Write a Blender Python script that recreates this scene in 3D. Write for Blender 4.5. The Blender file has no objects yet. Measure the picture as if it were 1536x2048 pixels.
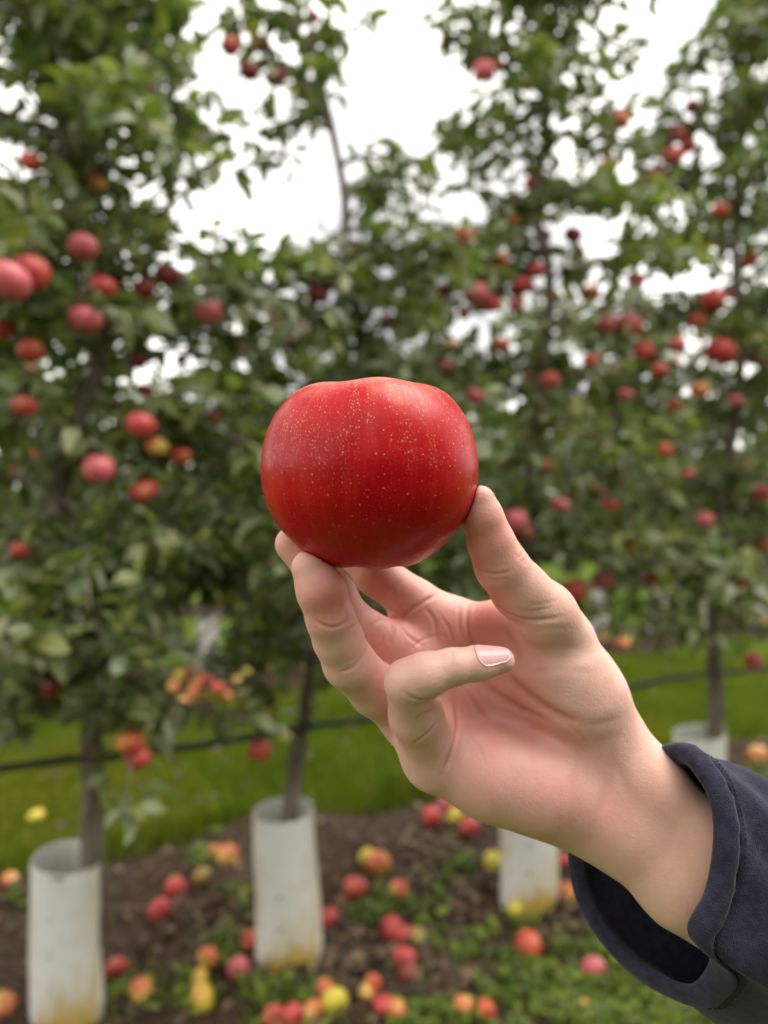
import bpy, math, random
import numpy as np
from mathutils import Vector, Matrix
from mathutils.bvhtree import BVHTree

# ------------------------------------------------------------------ camera, sky, sun, exposure
SC = bpy.context.scene
COL = SC.collection
CAM_H, FPX, HX, HY = 1.30, 1550.0, 768.0, 1000.0     # eye height, focal length, principal column, horizon line

cam_d = bpy.data.cameras.new('camera')
cam_d.sensor_fit = 'VERTICAL'
cam_d.sensor_height = 36.0
cam_d.lens = 36.0 * FPX / 2048.0
cam_d.shift_y = -(1024 - HY) / 2048.0
cam_d.clip_start, cam_d.clip_end = 0.02, 900.0
cam_d.dof.use_dof = True
cam_d.dof.focus_distance = 0.289
cam_d.dof.aperture_fstop = cam_d.lens / 4.7
cam = bpy.data.objects.new('camera', cam_d)
cam.location = (0, 0, CAM_H)
cam.rotation_euler = (math.radians(90), 0, 0)
COL.objects.link(cam)
SC.camera = cam

SUN_EL, SUN_AZ = math.radians(64), math.radians(78)     # azimuth from +Y towards +X
world = bpy.data.worlds.new('World')
SC.world = world
world.use_nodes = True
nt = world.node_tree
nt.nodes.clear()
sky = nt.nodes.new('ShaderNodeTexSky')
sky.sky_type = 'NISHITA'
sky.sun_disc = False
sky.sun_elevation = SUN_EL
sky.sun_rotation = SUN_AZ
sky.dust_density = 3.0
hs = nt.nodes.new('ShaderNodeHueSaturation')              # cloud cover takes the blue out of the sky
hs.inputs['Saturation'].default_value = 0.06
nz = nt.nodes.new('ShaderNodeTexNoise')
nz.inputs['Scale'].default_value = 2.6
nz.inputs['Detail'].default_value = 5
tc = nt.nodes.new('ShaderNodeTexCoord')
cr = nt.nodes.new('ShaderNodeValToRGB')
cr.color_ramp.elements[0].position = 0.38
cr.color_ramp.elements[0].color = (0.36, 0.36, 0.39, 1)
cr.color_ramp.elements[1].position = 0.55
cr.color_ramp.elements[1].color = (1.12, 1.11, 1.10, 1)
mx = nt.nodes.new('ShaderNodeMix')
mx.data_type = 'RGBA'
mx.blend_type = 'MIX'
mx.inputs['Factor'].default_value = 0.72
mx.inputs['B'].default_value = (12.4, 12.2, 11.8, 1)
mu = nt.nodes.new('ShaderNodeMix')
mu.data_type = 'RGBA'
mu.blend_type = 'MULTIPLY'
mu.inputs['Factor'].default_value = 1.0
bg = nt.nodes.new('ShaderNodeBackground')
bg.inputs['Strength'].default_value = 0.10
ow = nt.nodes.new('ShaderNodeOutputWorld')
L = nt.links.new
L(sky.outputs[0], hs.inputs['Color'])
L(hs.outputs[0], mx.inputs['A'])
L(tc.outputs['Generated'], nz.inputs['Vector'])
L(nz.outputs[0], cr.inputs[0])
L(mx.outputs['Result'], mu.inputs['A'])
L(cr.outputs[0], mu.inputs['B'])
L(mu.outputs['Result'], bg.inputs['Color'])
L(bg.outputs[0], ow.inputs[0])

sun_d = bpy.data.lights.new('sun', 'SUN')
sun_d.energy = 1.5
sun_d.angle = math.radians(50)
sun_d.color = (1.0, 0.97, 0.93)
sun = bpy.data.objects.new('sun', sun_d)
sdir = Vector((math.sin(SUN_AZ) * math.cos(SUN_EL), math.cos(SUN_AZ) * math.cos(SUN_EL), math.sin(SUN_EL)))
sun.rotation_euler = sdir.to_track_quat('Z', 'Y').to_euler()
sun.location = sdir * 30
COL.objects.link(sun)

SC.view_settings.view_transform = 'Standard'
SC.view_settings.look = 'None'
SC.view_settings.exposure = 1.12
SC.view_settings.gamma = 1.0
SC.cycles.use_denoising = True
SC.cycles.max_bounces = 8
SC.cycles.transparent_max_bounces = 8

# ------------------------------------------------------------------ helpers
rng = np.random.default_rng(7)
random.seed(7)


def P(px, py, d):
    """A point of the place, d metres in front of the lens, measured off the photograph."""
    return np.array([(px - HX) / FPX * d, d, CAM_H - (py - HY) / FPX * d])


def G(px, py, z=0.0):
    """A point on the ground (height z)."""
    return P(px, py, (CAM_H - z) * FPX / (py - HY))


def link(o, parent=None):
    COL.objects.link(o)
    if parent is not None:
        o.parent = parent
    return o


def tag(o, label=None, cat=None, group=None, kind=None):
    for k, v in (('label', label), ('category', cat), ('group', group), ('kind', kind)):
        if v:
            o[k] = v
    return o


def mesh_np(name, V, F, mat=None, smooth=True, attrs=None, uv=None):
    """Mesh from an (n,3) vertex array and a list of (m,k) face arrays."""
    V = np.asarray(V, dtype=np.float32)
    if not isinstance(F, list):
        F = [F]
    F = [np.asarray(f, dtype=np.int32) for f in F if len(f)]
    me = bpy.data.meshes.new(name)
    me.vertices.add(len(V))
    me.vertices.foreach_set('co', V.ravel())
    loops = np.concatenate([f.ravel() for f in F])
    tot = np.concatenate([np.full(len(f), f.shape[1], dtype=np.int32) for f in F])
    start = np.concatenate([[0], np.cumsum(tot)[:-1]]).astype(np.int32)
    me.loops.add(len(loops))
    me.loops.foreach_set('vertex_index', loops)
    me.polygons.add(len(tot))
    me.polygons.foreach_set('loop_start', start)
    me.polygons.foreach_set('loop_total', tot)
    if smooth:
        me.polygons.foreach_set('use_smooth', np.ones(len(tot), dtype=bool))
    for k, a in (attrs or {}).items():
        at = me.attributes.new(k, 'FLOAT_COLOR', 'POINT')
        a = np.asarray(a, dtype=np.float32)
        if a.shape[1] == 3:
            a = np.hstack([a, np.ones((len(a), 1), dtype=np.float32)])
        at.data.foreach_set('color', a.ravel())
    if uv is not None:
        ul = me.uv_layers.new(name='UVMap')
        ul.data.foreach_set('uv', np.asarray(uv, dtype=np.float32)[loops].ravel())
    me.update(calc_edges=True)
    me.validate()
    if mat:
        me.materials.append(mat)
    return me


def catmull(pts, n):
    """Smooth curve through pts (k, m) with n samples."""
    p = np.asarray(pts, dtype=float)
    p = np.vstack([2 * p[0] - p[1], p, 2 * p[-1] - p[-2]])
    k = len(p) - 3
    out = []
    for u in np.linspace(0, k - 1e-6, n):
        i = int(u)
        t = u - i
        a, b, c, d = p[i:i + 4]
        out.append(0.5 * ((2 * b) + (c - a) * t + (2 * a - 5 * b + 4 * c - d) * t * t + (3 * b - a - 3 * c + d) * t ** 3))
    return np.array(out)


def catmull_closed(pts, n):
    p = np.asarray(pts, dtype=float)
    k = len(p)
    out = []
    for u in np.linspace(0, k, n, endpoint=False):
        i = int(u)
        t = u - i
        a, b, c, d = p[(i - 1) % k], p[i % k], p[(i + 1) % k], p[(i + 2) % k]
        out.append(0.5 * ((2 * b) + (c - a) * t + (2 * a - 5 * b + 4 * c - d) * t * t + (3 * b - a - 3 * c + d) * t ** 3))
    return np.array(out)


def tube(path, radii, seg=8, rough=0.0, cap=True):
    """Tapered tube along a path: V, F(list)."""
    path = np.asarray(path, dtype=float)
    n = len(path)
    radii = np.broadcast_to(np.asarray(radii, dtype=float), (n,))
    T = np.gradient(path, axis=0)
    T /= np.linalg.norm(T, axis=1)[:, None] + 1e-12
    up = np.array([0, 0, 1.0]) if abs(T[0][2]) < 0.9 else np.array([1.0, 0, 0])
    V = []
    u = np.cross(up, T[0])
    u /= np.linalg.norm(u)
    for i in range(n):
        u = u - T[i] * np.dot(u, T[i])
        u /= np.linalg.norm(u)
        v = np.cross(T[i], u)
        a = np.linspace(0, 2 * math.pi, seg, endpoint=False)
        r = radii[i] * (1 + rough * rng.normal(size=seg))
        V.append(path[i] + (np.cos(a) * r)[:, None] * u + (np.sin(a) * r)[:, None] * v)
    V = np.vstack(V)
    i, j = np.meshgrid(np.arange(n - 1), np.arange(seg), indexing='ij')
    j2 = (j + 1) % seg
    Q = np.stack([i * seg + j, i * seg + j2, (i + 1) * seg + j2, (i + 1) * seg + j], -1).reshape(-1, 4)
    F = [Q]
    if cap:
        F.append(np.array([list(range((n - 1) * seg, n * seg))]))
        F.append(np.array([list(range(seg))[::-1]]))
    return V, F


def merge(parts):
    """Join (V, [F...]) pieces."""
    VV, FF, off = [], {}, 0
    for V, F in parts:
        VV.append(V)
        for f in F:
            FF.setdefault(np.asarray(f).shape[1], []).append(np.asarray(f) + off)
        off += len(V)
    return np.vstack(VV), [np.vstack(f) for f in FF.values()]


# ------------------------------------------------------------------ materials
def new_mat(name):
    m = bpy.data.materials.new(name)
    m.use_nodes = True
    t = m.node_tree
    return m, t, t.nodes['Principled BSDF'], t.nodes['Material Output']


def N(t, kind, **kw):
    n = t.nodes.new('ShaderNode' + kind)
    for k, v in kw.items():
        if k.startswith('i_'):
            n.inputs[k[2:].replace('_', ' ')].default_value = v
        else:
            setattr(n, k, v)
    return n


def ramp(t, src, stops):
    r = t.nodes.new('ShaderNodeValToRGB')
    e = r.color_ramp.elements
    while len(e) < len(stops):
        e.new(0.5)
    for q, (p, c) in zip(e, stops):
        q.position = p
        q.color = (c, c, c, 1) if np.isscalar(c) else (*c, 1)
    t.links.new(src, r.inputs[0])
    return r.outputs[0]


def mixc(t, fac, a, b, blend='MIX'):
    m = t.nodes.new('ShaderNodeMix')
    m.data_type = 'RGBA'
    m.blend_type = blend
    for key, v in (('Factor', fac), ('A', a), ('B', b)):
        s = m.inputs[key] if key == 'Factor' else [x for x in m.inputs if x.name == key and x.type == 'RGBA'][0]
        if hasattr(v, 'is_linked') or hasattr(v, 'links'):
            t.links.new(v, s)
        elif key == 'Factor':
            s.default_value = v
        else:
            s.default_value = (*v, 1)
    return [o for o in m.outputs if o.type == 'RGBA'][0]


def math_n(t, op, a, b=None, clamp=False):
    m = t.nodes.new('ShaderNodeMath')
    m.operation = op
    m.use_clamp = clamp
    for i, v in enumerate((a, b)):
        if v is None:
            continue
        if hasattr(v, 'links'):
            t.links.new(v, m.inputs[i])
        else:
            m.inputs[i].default_value = v
    return m.outputs[0]


def noise(t, scale, detail=3, coord='Object', rough=0.55, mapping=None):
    c = t.nodes.new('ShaderNodeTexCoord')
    n = N(t, 'TexNoise')
    n.inputs['Scale'].default_value = scale
    n.inputs['Detail'].default_value = detail
    n.inputs['Roughness'].default_value = rough
    src = c.outputs[coord]
    if mapping:
        mp = N(t, 'Mapping')
        mp.inputs['Scale'].default_value = mapping
        t.links.new(src, mp.inputs[0])
        src = mp.outputs[0]
    t.links.new(src, n.inputs['Vector'])
    return n.outputs[0]


def bump(t, b, height, strength=0.3, dist=0.001):
    n = N(t, 'Bump')
    n.inputs['Strength'].default_value = strength
    n.inputs['Distance'].default_value = dist
    t.links.new(height, n.inputs['Height'])
    t.links.new(n.outputs[0], b.inputs['Normal'])


def mat_leaf(name, trans=0.32, rough=0.42, spec=0.60):
    m, t, b, o = new_mat(name)
    at = N(t, 'Attribute', attribute_name='tint')
    n = noise(t, 22, 3)
    c = mixc(t, ramp(t, n, [(0.3, 0.0), (0.7, 0.45)]), at.outputs['Color'], (0.11, 0.13, 0.035))
    t.links.new(c, b.inputs['Base Color'])
    b.inputs['Roughness'].default_value = rough
    b.inputs['Specular IOR Level'].default_value = spec
    tr = N(t, 'BsdfTranslucent')
    tc_ = mixc(t, 1.0, c, (1.2, 1.5, 0.45), 'MULTIPLY')
    t.links.new(tc_, tr.inputs['Color'])
    ms = N(t, 'MixShader')
    ms.inputs[0].default_value = trans
    t.links.new(b.outputs[0], ms.inputs[1])
    t.links.new(tr.outputs[0], ms.inputs[2])
    t.links.new(ms.outputs[0], o.inputs[0])
    return m


def mat_bark():
    m, t, b, o = new_mat('bark')
    n = noise(t, 34, 6, mapping=(1, 1, 0.35))
    lich = noise(t, 9, 4)
    c = ramp(t, n, [(0.3, (0.048, 0.037, 0.028)), (0.55, (0.150, 0.120, 0.092)), (0.75, (0.25, 0.205, 0.16))])
    c = mixc(t, ramp(t, lich, [(0.56, 0.0), (0.68, 0.6)]), c, (0.17, 0.18, 0.13))
    t.links.new(c, b.inputs['Base Color'])
    b.inputs['Roughness'].default_value = 0.9
    bump(t, b, n, 0.7, 0.006)
    return m


def mat_guard():
    m, t, b, o = new_mat('guard_plastic')
    n = noise(t, 6, 4)
    st = noise(t, 3.2, 5, mapping=(1.6, 1.6, 1.0))
    tcn = t.nodes.new('ShaderNodeTexCoord')
    sep = N(t, 'SeparateXYZ')
    t.links.new(tcn.outputs['Object'], sep.inputs[0])
    low = ramp(t, sep.outputs[2], [(0.0, 1.0), (0.16, 0.12), (0.40, 0.0), (0.46, 0.25)])
    c = ramp(t, n, [(0.3, (0.80, 0.79, 0.74)), (0.7, (0.87, 0.86, 0.82))])
    k = math_n(t, 'MULTIPLY', ramp(t, st, [(0.43, 0.0), (0.57, 1.0)]), math_n(t, 'ADD', low, 0.30), True)
    c = mixc(t, k, c, (0.58, 0.40, 0.07))
    dirt = noise(t, 26, 5)
    kd = math_n(t, 'MULTIPLY', ramp(t, dirt, [(0.55, 0.0), (0.75, 0.5)]), math_n(t, 'ADD', low, 0.10), True)
    c = mixc(t, kd, c, (0.12, 0.09, 0.05))
    t.links.new(c, b.inputs['Base Color'])
    b.inputs['Roughness'].default_value = 0.48
    tr = N(t, 'BsdfTranslucent')
    t.links.new(c, tr.inputs['Color'])
    ms = N(t, 'MixShader')
    ms.inputs[0].default_value = 0.22
    t.links.new(b.outputs[0], ms.inputs[1])
    t.links.new(tr.outputs[0], ms.inputs[2])
    t.links.new(ms.outputs[0], o.inputs[0])
    return m


def mat_plain(name, col, rough=0.6, nscale=None, amount=0.3):
    m, t, b, o = new_mat(name)
    b.inputs['Base Color'].default_value = (*col, 1)
    b.inputs['Roughness'].default_value = rough
    if nscale:
        n = noise(t, nscale, 4)
        c = mixc(t, ramp(t, n, [(0.35, 0.0), (0.7, 1.0)]), tuple(x * (1 - amount) for x in col), tuple(min(1, x * (1 + amount)) for x in col))
        t.links.new(c, b.inputs['Base Color'])
    return m


def mat_attr(name, rough=0.8, nscale=None):
    m, t, b, o = new_mat(name)
    at = N(t, 'Attribute', attribute_name='tint')
    c = at.outputs['Color']
    if nscale:
        c = mixc(t, ramp(t, noise(t, nscale, 4), [(0.3, 0.0), (0.7, 0.5)]), c, (0.05, 0.04, 0.025))
    t.links.new(c, b.inputs['Base Color'])
    b.inputs['Roughness'].default_value = rough
    return m


def mat_apple(name, red, ground, cover, bloom=0.0):
    """Orchard apple: blush over a ground colour, waxy bloom."""
    m, t, b, o = new_mat(name)
    n = noise(t, 16, 3, mapping=(1.4, 1.4, 0.6))
    oi = N(t, 'ObjectInfo')
    mp = t.nodes.new('ShaderNodeTexCoord')
    sep = N(t, 'SeparateXYZ')
    t.links.new(mp.outputs['Object'], sep.inputs[0])
    side = math_n(t, 'MULTIPLY', sep.outputs[0], 9.0)
    k = math_n(t, 'ADD', n, side)
    k = math_n(t, 'ADD', k, cover)
    fac = ramp(t, k, [(0.42, 0.0), (0.62, 1.0)])
    c = mixc(t, fac, ground, red)
    st = noise(t, 90, 2, mapping=(1, 1, 0.12))
    c = mixc(t, ramp(t, st, [(0.5, 0.0), (0.75, 0.35)]), c, tuple(min(1, x * 1.5 + 0.02) for x in ground))
    vo = N(t, 'TexVoronoi')
    vo.inputs['Scale'].default_value = 230
    t.links.new(mp.outputs['Object'], vo.inputs['Vector'])
    c = mixc(t, ramp(t, vo.outputs['Distance'], [(0.10, 0.5), (0.20, 0.0)]), c, (0.6, 0.45, 0.25))
    rot = noise(t, 21, 2)
    orn = math_n(t, 'MULTIPLY', oi.outputs['Random'], 0.10)
    c = mixc(t, ramp(t, math_n(t, 'ADD', rot, orn), [(0.72, 0.0), (0.76, 0.75)]), c, (0.13, 0.065, 0.03))
    if bloom:
        c = mixc(t, bloom, c, (0.55, 0.42, 0.46))
    t.links.new(c, b.inputs['Base Color'])
    b.inputs['Roughness'].default_value = 0.36
    b.inputs['Specular IOR Level'].default_value = 0.5
    return m


LEAF = mat_leaf('apple_leaf')
LEAF_FAR = mat_leaf('apple_leaf_distant', 0.30, 0.42)
BARK = mat_bark()
GUARD = mat_guard()
HOSE = mat_plain('hose_black', (0.016, 0.021, 0.023), 0.42, 60, 0.4)
STEM = mat_plain('apple_stalk', (0.09, 0.06, 0.025), 0.8, 200, 0.4)
BLADE = mat_leaf('grass_blade', 0.35, 0.6, 0.15)
WEED = mat_leaf('weed_leaf', 0.28, 0.5, 0.3)
LITTER = mat_attr('dead_leaf', 0.85, 60)

A_R = mat_apple('apple_red', (0.50, 0.022, 0.026), (0.50, 0.20, 0.05), 0.42, 0.05)
A_P = mat_apple('apple_pink_bloom', (0.54, 0.042, 0.070), (0.50, 0.22, 0.12), 0.45, 0.12)
A_D = mat_apple('apple_dark_red_shaded', (0.22, 0.016, 0.018), (0.28, 0.10, 0.03), 0.40, 0.02)  # dark red skin; also paints in the shade on apples among the leaves
A_O = mat_apple('apple_orange', (0.56, 0.13, 0.035), (0.60, 0.36, 0.07), 0.06, 0.03)
A_RO = mat_apple('apple_red_orange', (0.55, 0.055, 0.020), (0.58, 0.26, 0.05), 0.22, 0.03)
A_Y = mat_apple('apple_yellow', (0.60, 0.30, 0.05), (0.58, 0.47, 0.045), -0.22, 0.0)
A_G = mat_apple('apple_olive', (0.34, 0.20, 0.05), (0.30, 0.27, 0.06), -0.10, 0.0)
AM = {'r': A_R, 'p': A_P, 'd': A_D, 'o': A_O, 'ro': A_RO, 'y': A_Y, 'g': A_G}

# ------------------------------------------------------------------ the lie of the rows
ALPHA = math.atan(0.477)
E = np.array([math.cos(ALPHA), math.sin(ALPHA)])          # along a row
NR = np.array([-math.sin(ALPHA), math.cos(ALPHA)])        # across the rows, away from the lens
R0 = np.array([-0.265, 2.145])
ROW_GAP = 3.55


def row_sd(x, y):
    """(along, across) coordinates of a ground point."""
    q = np.stack([np.asarray(x) - R0[0], np.asarray(y) - R0[1]], -1)
    return q @ E, q @ NR


def row_pt(s, w):
    return R0 + E * s + NR * w


# ------------------------------------------------------------------ ground
def mat_lawn():
    m, t, b, o = new_mat('lawn')
    n1 = noise(t, 1.3, 4)
    n2 = noise(t, 55, 5)
    c = ramp(t, n2, [(0.3, (0.036, 0.072, 0.003)), (0.6, (0.096, 0.150, 0.006)), (0.8, (0.15, 0.19, 0.015))])
    c = mixc(t, ramp(t, n1, [(0.45, 0.0), (0.7, 0.5)]), c, (0.11, 0.12, 0.014))
    b.inputs['Specular IOR Level'].default_value = 0.05
    t.links.new(c, b.inputs['Base Color'])
    b.inputs['Roughness'].default_value = 0.85
    bump(t, b, n2, 0.8, 0.03)
    return m


def mat_soil():
    m, t, b, o = new_mat('soil')
    n1 = noise(t, 3.0, 5)
    n2 = noise(t, 40, 6)
    c = ramp(t, n2, [(0.3, (0.024, 0.014, 0.008)), (0.55, (0.068, 0.042, 0.026)), (0.78, (0.14, 0.095, 0.060))])
    c = mixc(t, ramp(t, n1, [(0.5, 0.0), (0.7, 0.55)]), c, (0.085, 0.068, 0.052))
    t.links.new(c, b.inputs['Base Color'])
    b.inputs['Roughness'].default_value = 0.95
    b.inputs['Specular IOR Level'].default_value = 0.1
    bump(t, b, n2, 0.9, 0.02)
    return m


S = 450.0
g = bpy.data.objects.new('ground', mesh_np('ground', [(-S, -S, 0), (S, -S, 0), (S, S, 0), (-S, S, 0)], np.array([[0, 1, 2, 3]]), mat_lawn()))
tag(link(g), kind='structure')
SOIL = mat_soil()


def hfun(x, y):
    return (0.014 * np.sin(7.1 * x + 2.3 * y) * np.sin(5.3 * y - 1.7 * x) + 0.008 * np.sin(17 * x + 3 * y) * np.cos(15 * y - 4 * x) + 0.020)


def soil_h(x, y):
    s, w = row_sd(x, y)
    edge = np.clip((0.92 - np.abs(w)) / 0.16, 0, 1)
    return 0.004 + edge * (hfun(x, y) + 0.004) * (np.abs(w) < 0.95)


def soil_strip(w0, half, s0, s1, step):
    ns, nw = int((s1 - s0) / step), int(2 * half / step)
    ss, ww = np.meshgrid(np.linspace(s0, s1, ns), np.linspace(-1, 1, nw), indexing='ij')
    wob = 1 + 0.10 * np.sin(3.1 * ss + 1.0) + 0.07 * np.sin(7.7 * ss)
    edge = np.clip((1 - np.abs(ww)) / 0.17, 0, 1)
    W = w0 + ww * half * wob
    X = R0[0] + E[0] * ss + NR[0] * W
    Y = R0[1] + E[1] * ss + NR[1] * W
    Z = 0.004 + edge * (hfun(X, Y) + 0.004 + 0.004 * rng.normal(size=X.shape))
    i, j = np.meshgrid(np.arange(ns - 1), np.arange(nw - 1), indexing='ij')
    Q = np.stack([i * nw + j, (i + 1) * nw + j, (i + 1) * nw + j + 1, i * nw + j + 1], -1).reshape(-1, 4)
    me = mesh_np('soil_strip', np.stack([X, Y, Z], -1).reshape(-1, 3), Q[:, ::-1], SOIL)
    tag(link(bpy.data.objects.new('soil_strip', me)), kind='structure')


soil_strip(0.0, 0.95, -4.5, 7.0, 0.03)
soil_strip(ROW_GAP, 0.55, -6.0, 9.0, 0.06)
soil_strip(2 * ROW_GAP, 0.55, -8.0, 12.0, 0.12)

# ------------------------------------------------------------------ leaves
def leaf_template(fold=0.22, curl=0.18, wid=0.27, twist=0.0, ser=0.0):
    t = np.array([0, 0.22, 0.5, 0.78, 1.0])
    w = np.array([0, 0.80, 1.0, 0.66, 0]) * wid
    z = -curl * t ** 2 + 0.05 * np.sin(3 * t)
    V = [(0, a, c) for a, c in zip(t, z)]
    for sgn in (-1, 1):
        for k in (1, 2, 3):
            V.append((sgn * w[k] * math.cos(fold), t[k] - 0.03, z[k] + w[k] * math.sin(fold) + sgn * twist * t[k] + ser * (-1) ** k))
    V = np.array(V)
    F = []
    for base, flip in ((5, False), (8, True)):
        a, b, c = base, base + 1, base + 2
        fs = [(0, 1, a), (1, 2, b), (1, b, a), (2, 3, c), (2, c, b), (3, 4, c)]
        F += [f[::-1] if flip else f for f in fs]
    return V, np.array(F)


TEMPL = [leaf_template(0.25, 0.20, 0.27), leaf_template(0.42, 0.34, 0.25, 0.04), leaf_template(0.10, 0.06, 0.30, -0.05, 0.02),
         leaf_template(0.55, 0.10, 0.26, 0.08), leaf_template(0.30, 0.46, 0.24, -0.07, 0.02)]
LF = TEMPL[0][1]


def frames(axis, normal):
    """Rotation matrices whose Y is the leaf axis and whose Z is near normal."""
    y = axis / (np.linalg.norm(axis, axis=1)[:, None] + 1e-9)
    x = np.cross(y, normal)
    x /= np.linalg.norm(x, axis=1)[:, None] + 1e-9
    z = np.cross(x, y)
    return np.stack([x, y, z], -1)


def leaf_tints(n, zrel=None, yellow=0.05):
    base = np.array([[0.076, 0.105, 0.030], [0.096, 0.130, 0.037], [0.122, 0.158, 0.045], [0.080, 0.116, 0.048], [0.165, 0.188, 0.050], [0.155, 0.178, 0.095], [0.180, 0.196, 0.098]])
    c = base[rng.integers(0, 7, n)] * rng.uniform(0.75, 1.3, (n, 1))
    c = c * np.array([1.42, 1.30, 1.45])
    y = rng.random(n) < yellow
    c[y] = np.array([0.24, 0.25, 0.05]) * rng.uniform(0.6, 1.2, (y.sum(), 1))
    br = rng.random(n) < 0.015
    c[br] = np.array([0.22, 0.13, 0.07]) * rng.uniform(0.7, 1.2, (br.sum(), 1))
    return c


def leaf_mesh(name, pos, R, size, tint, mat):
    n = len(pos)
    which = rng.integers(0, len(TEMPL), n)
    TV = np.stack([t[0] for t in TEMPL])[which]                       # n,11,3
    V = np.einsum('nij,nkj->nki', R, TV) * size[:, None, None] + pos[:, None, :]
    nv = TV.shape[1]
    F = (LF[None] + (np.arange(n) * nv)[:, None, None]).reshape(-1, 3)
    return mesh_np(name, V.reshape(-1, 3), F, mat, True, {'tint': np.repeat(tint, nv, axis=0)})


# shared single-leaf meshes for the leaves that are picked out one by one
LEAF_DATA = []
for k in range(30):
    c = leaf_tints(1, yellow=0.10)[0]
    LEAF_DATA.append(mesh_np('leaf', TEMPL[k % 5][0], LF, LEAF, True, {'tint': np.repeat(c[None], 11, 0)}))

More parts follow.
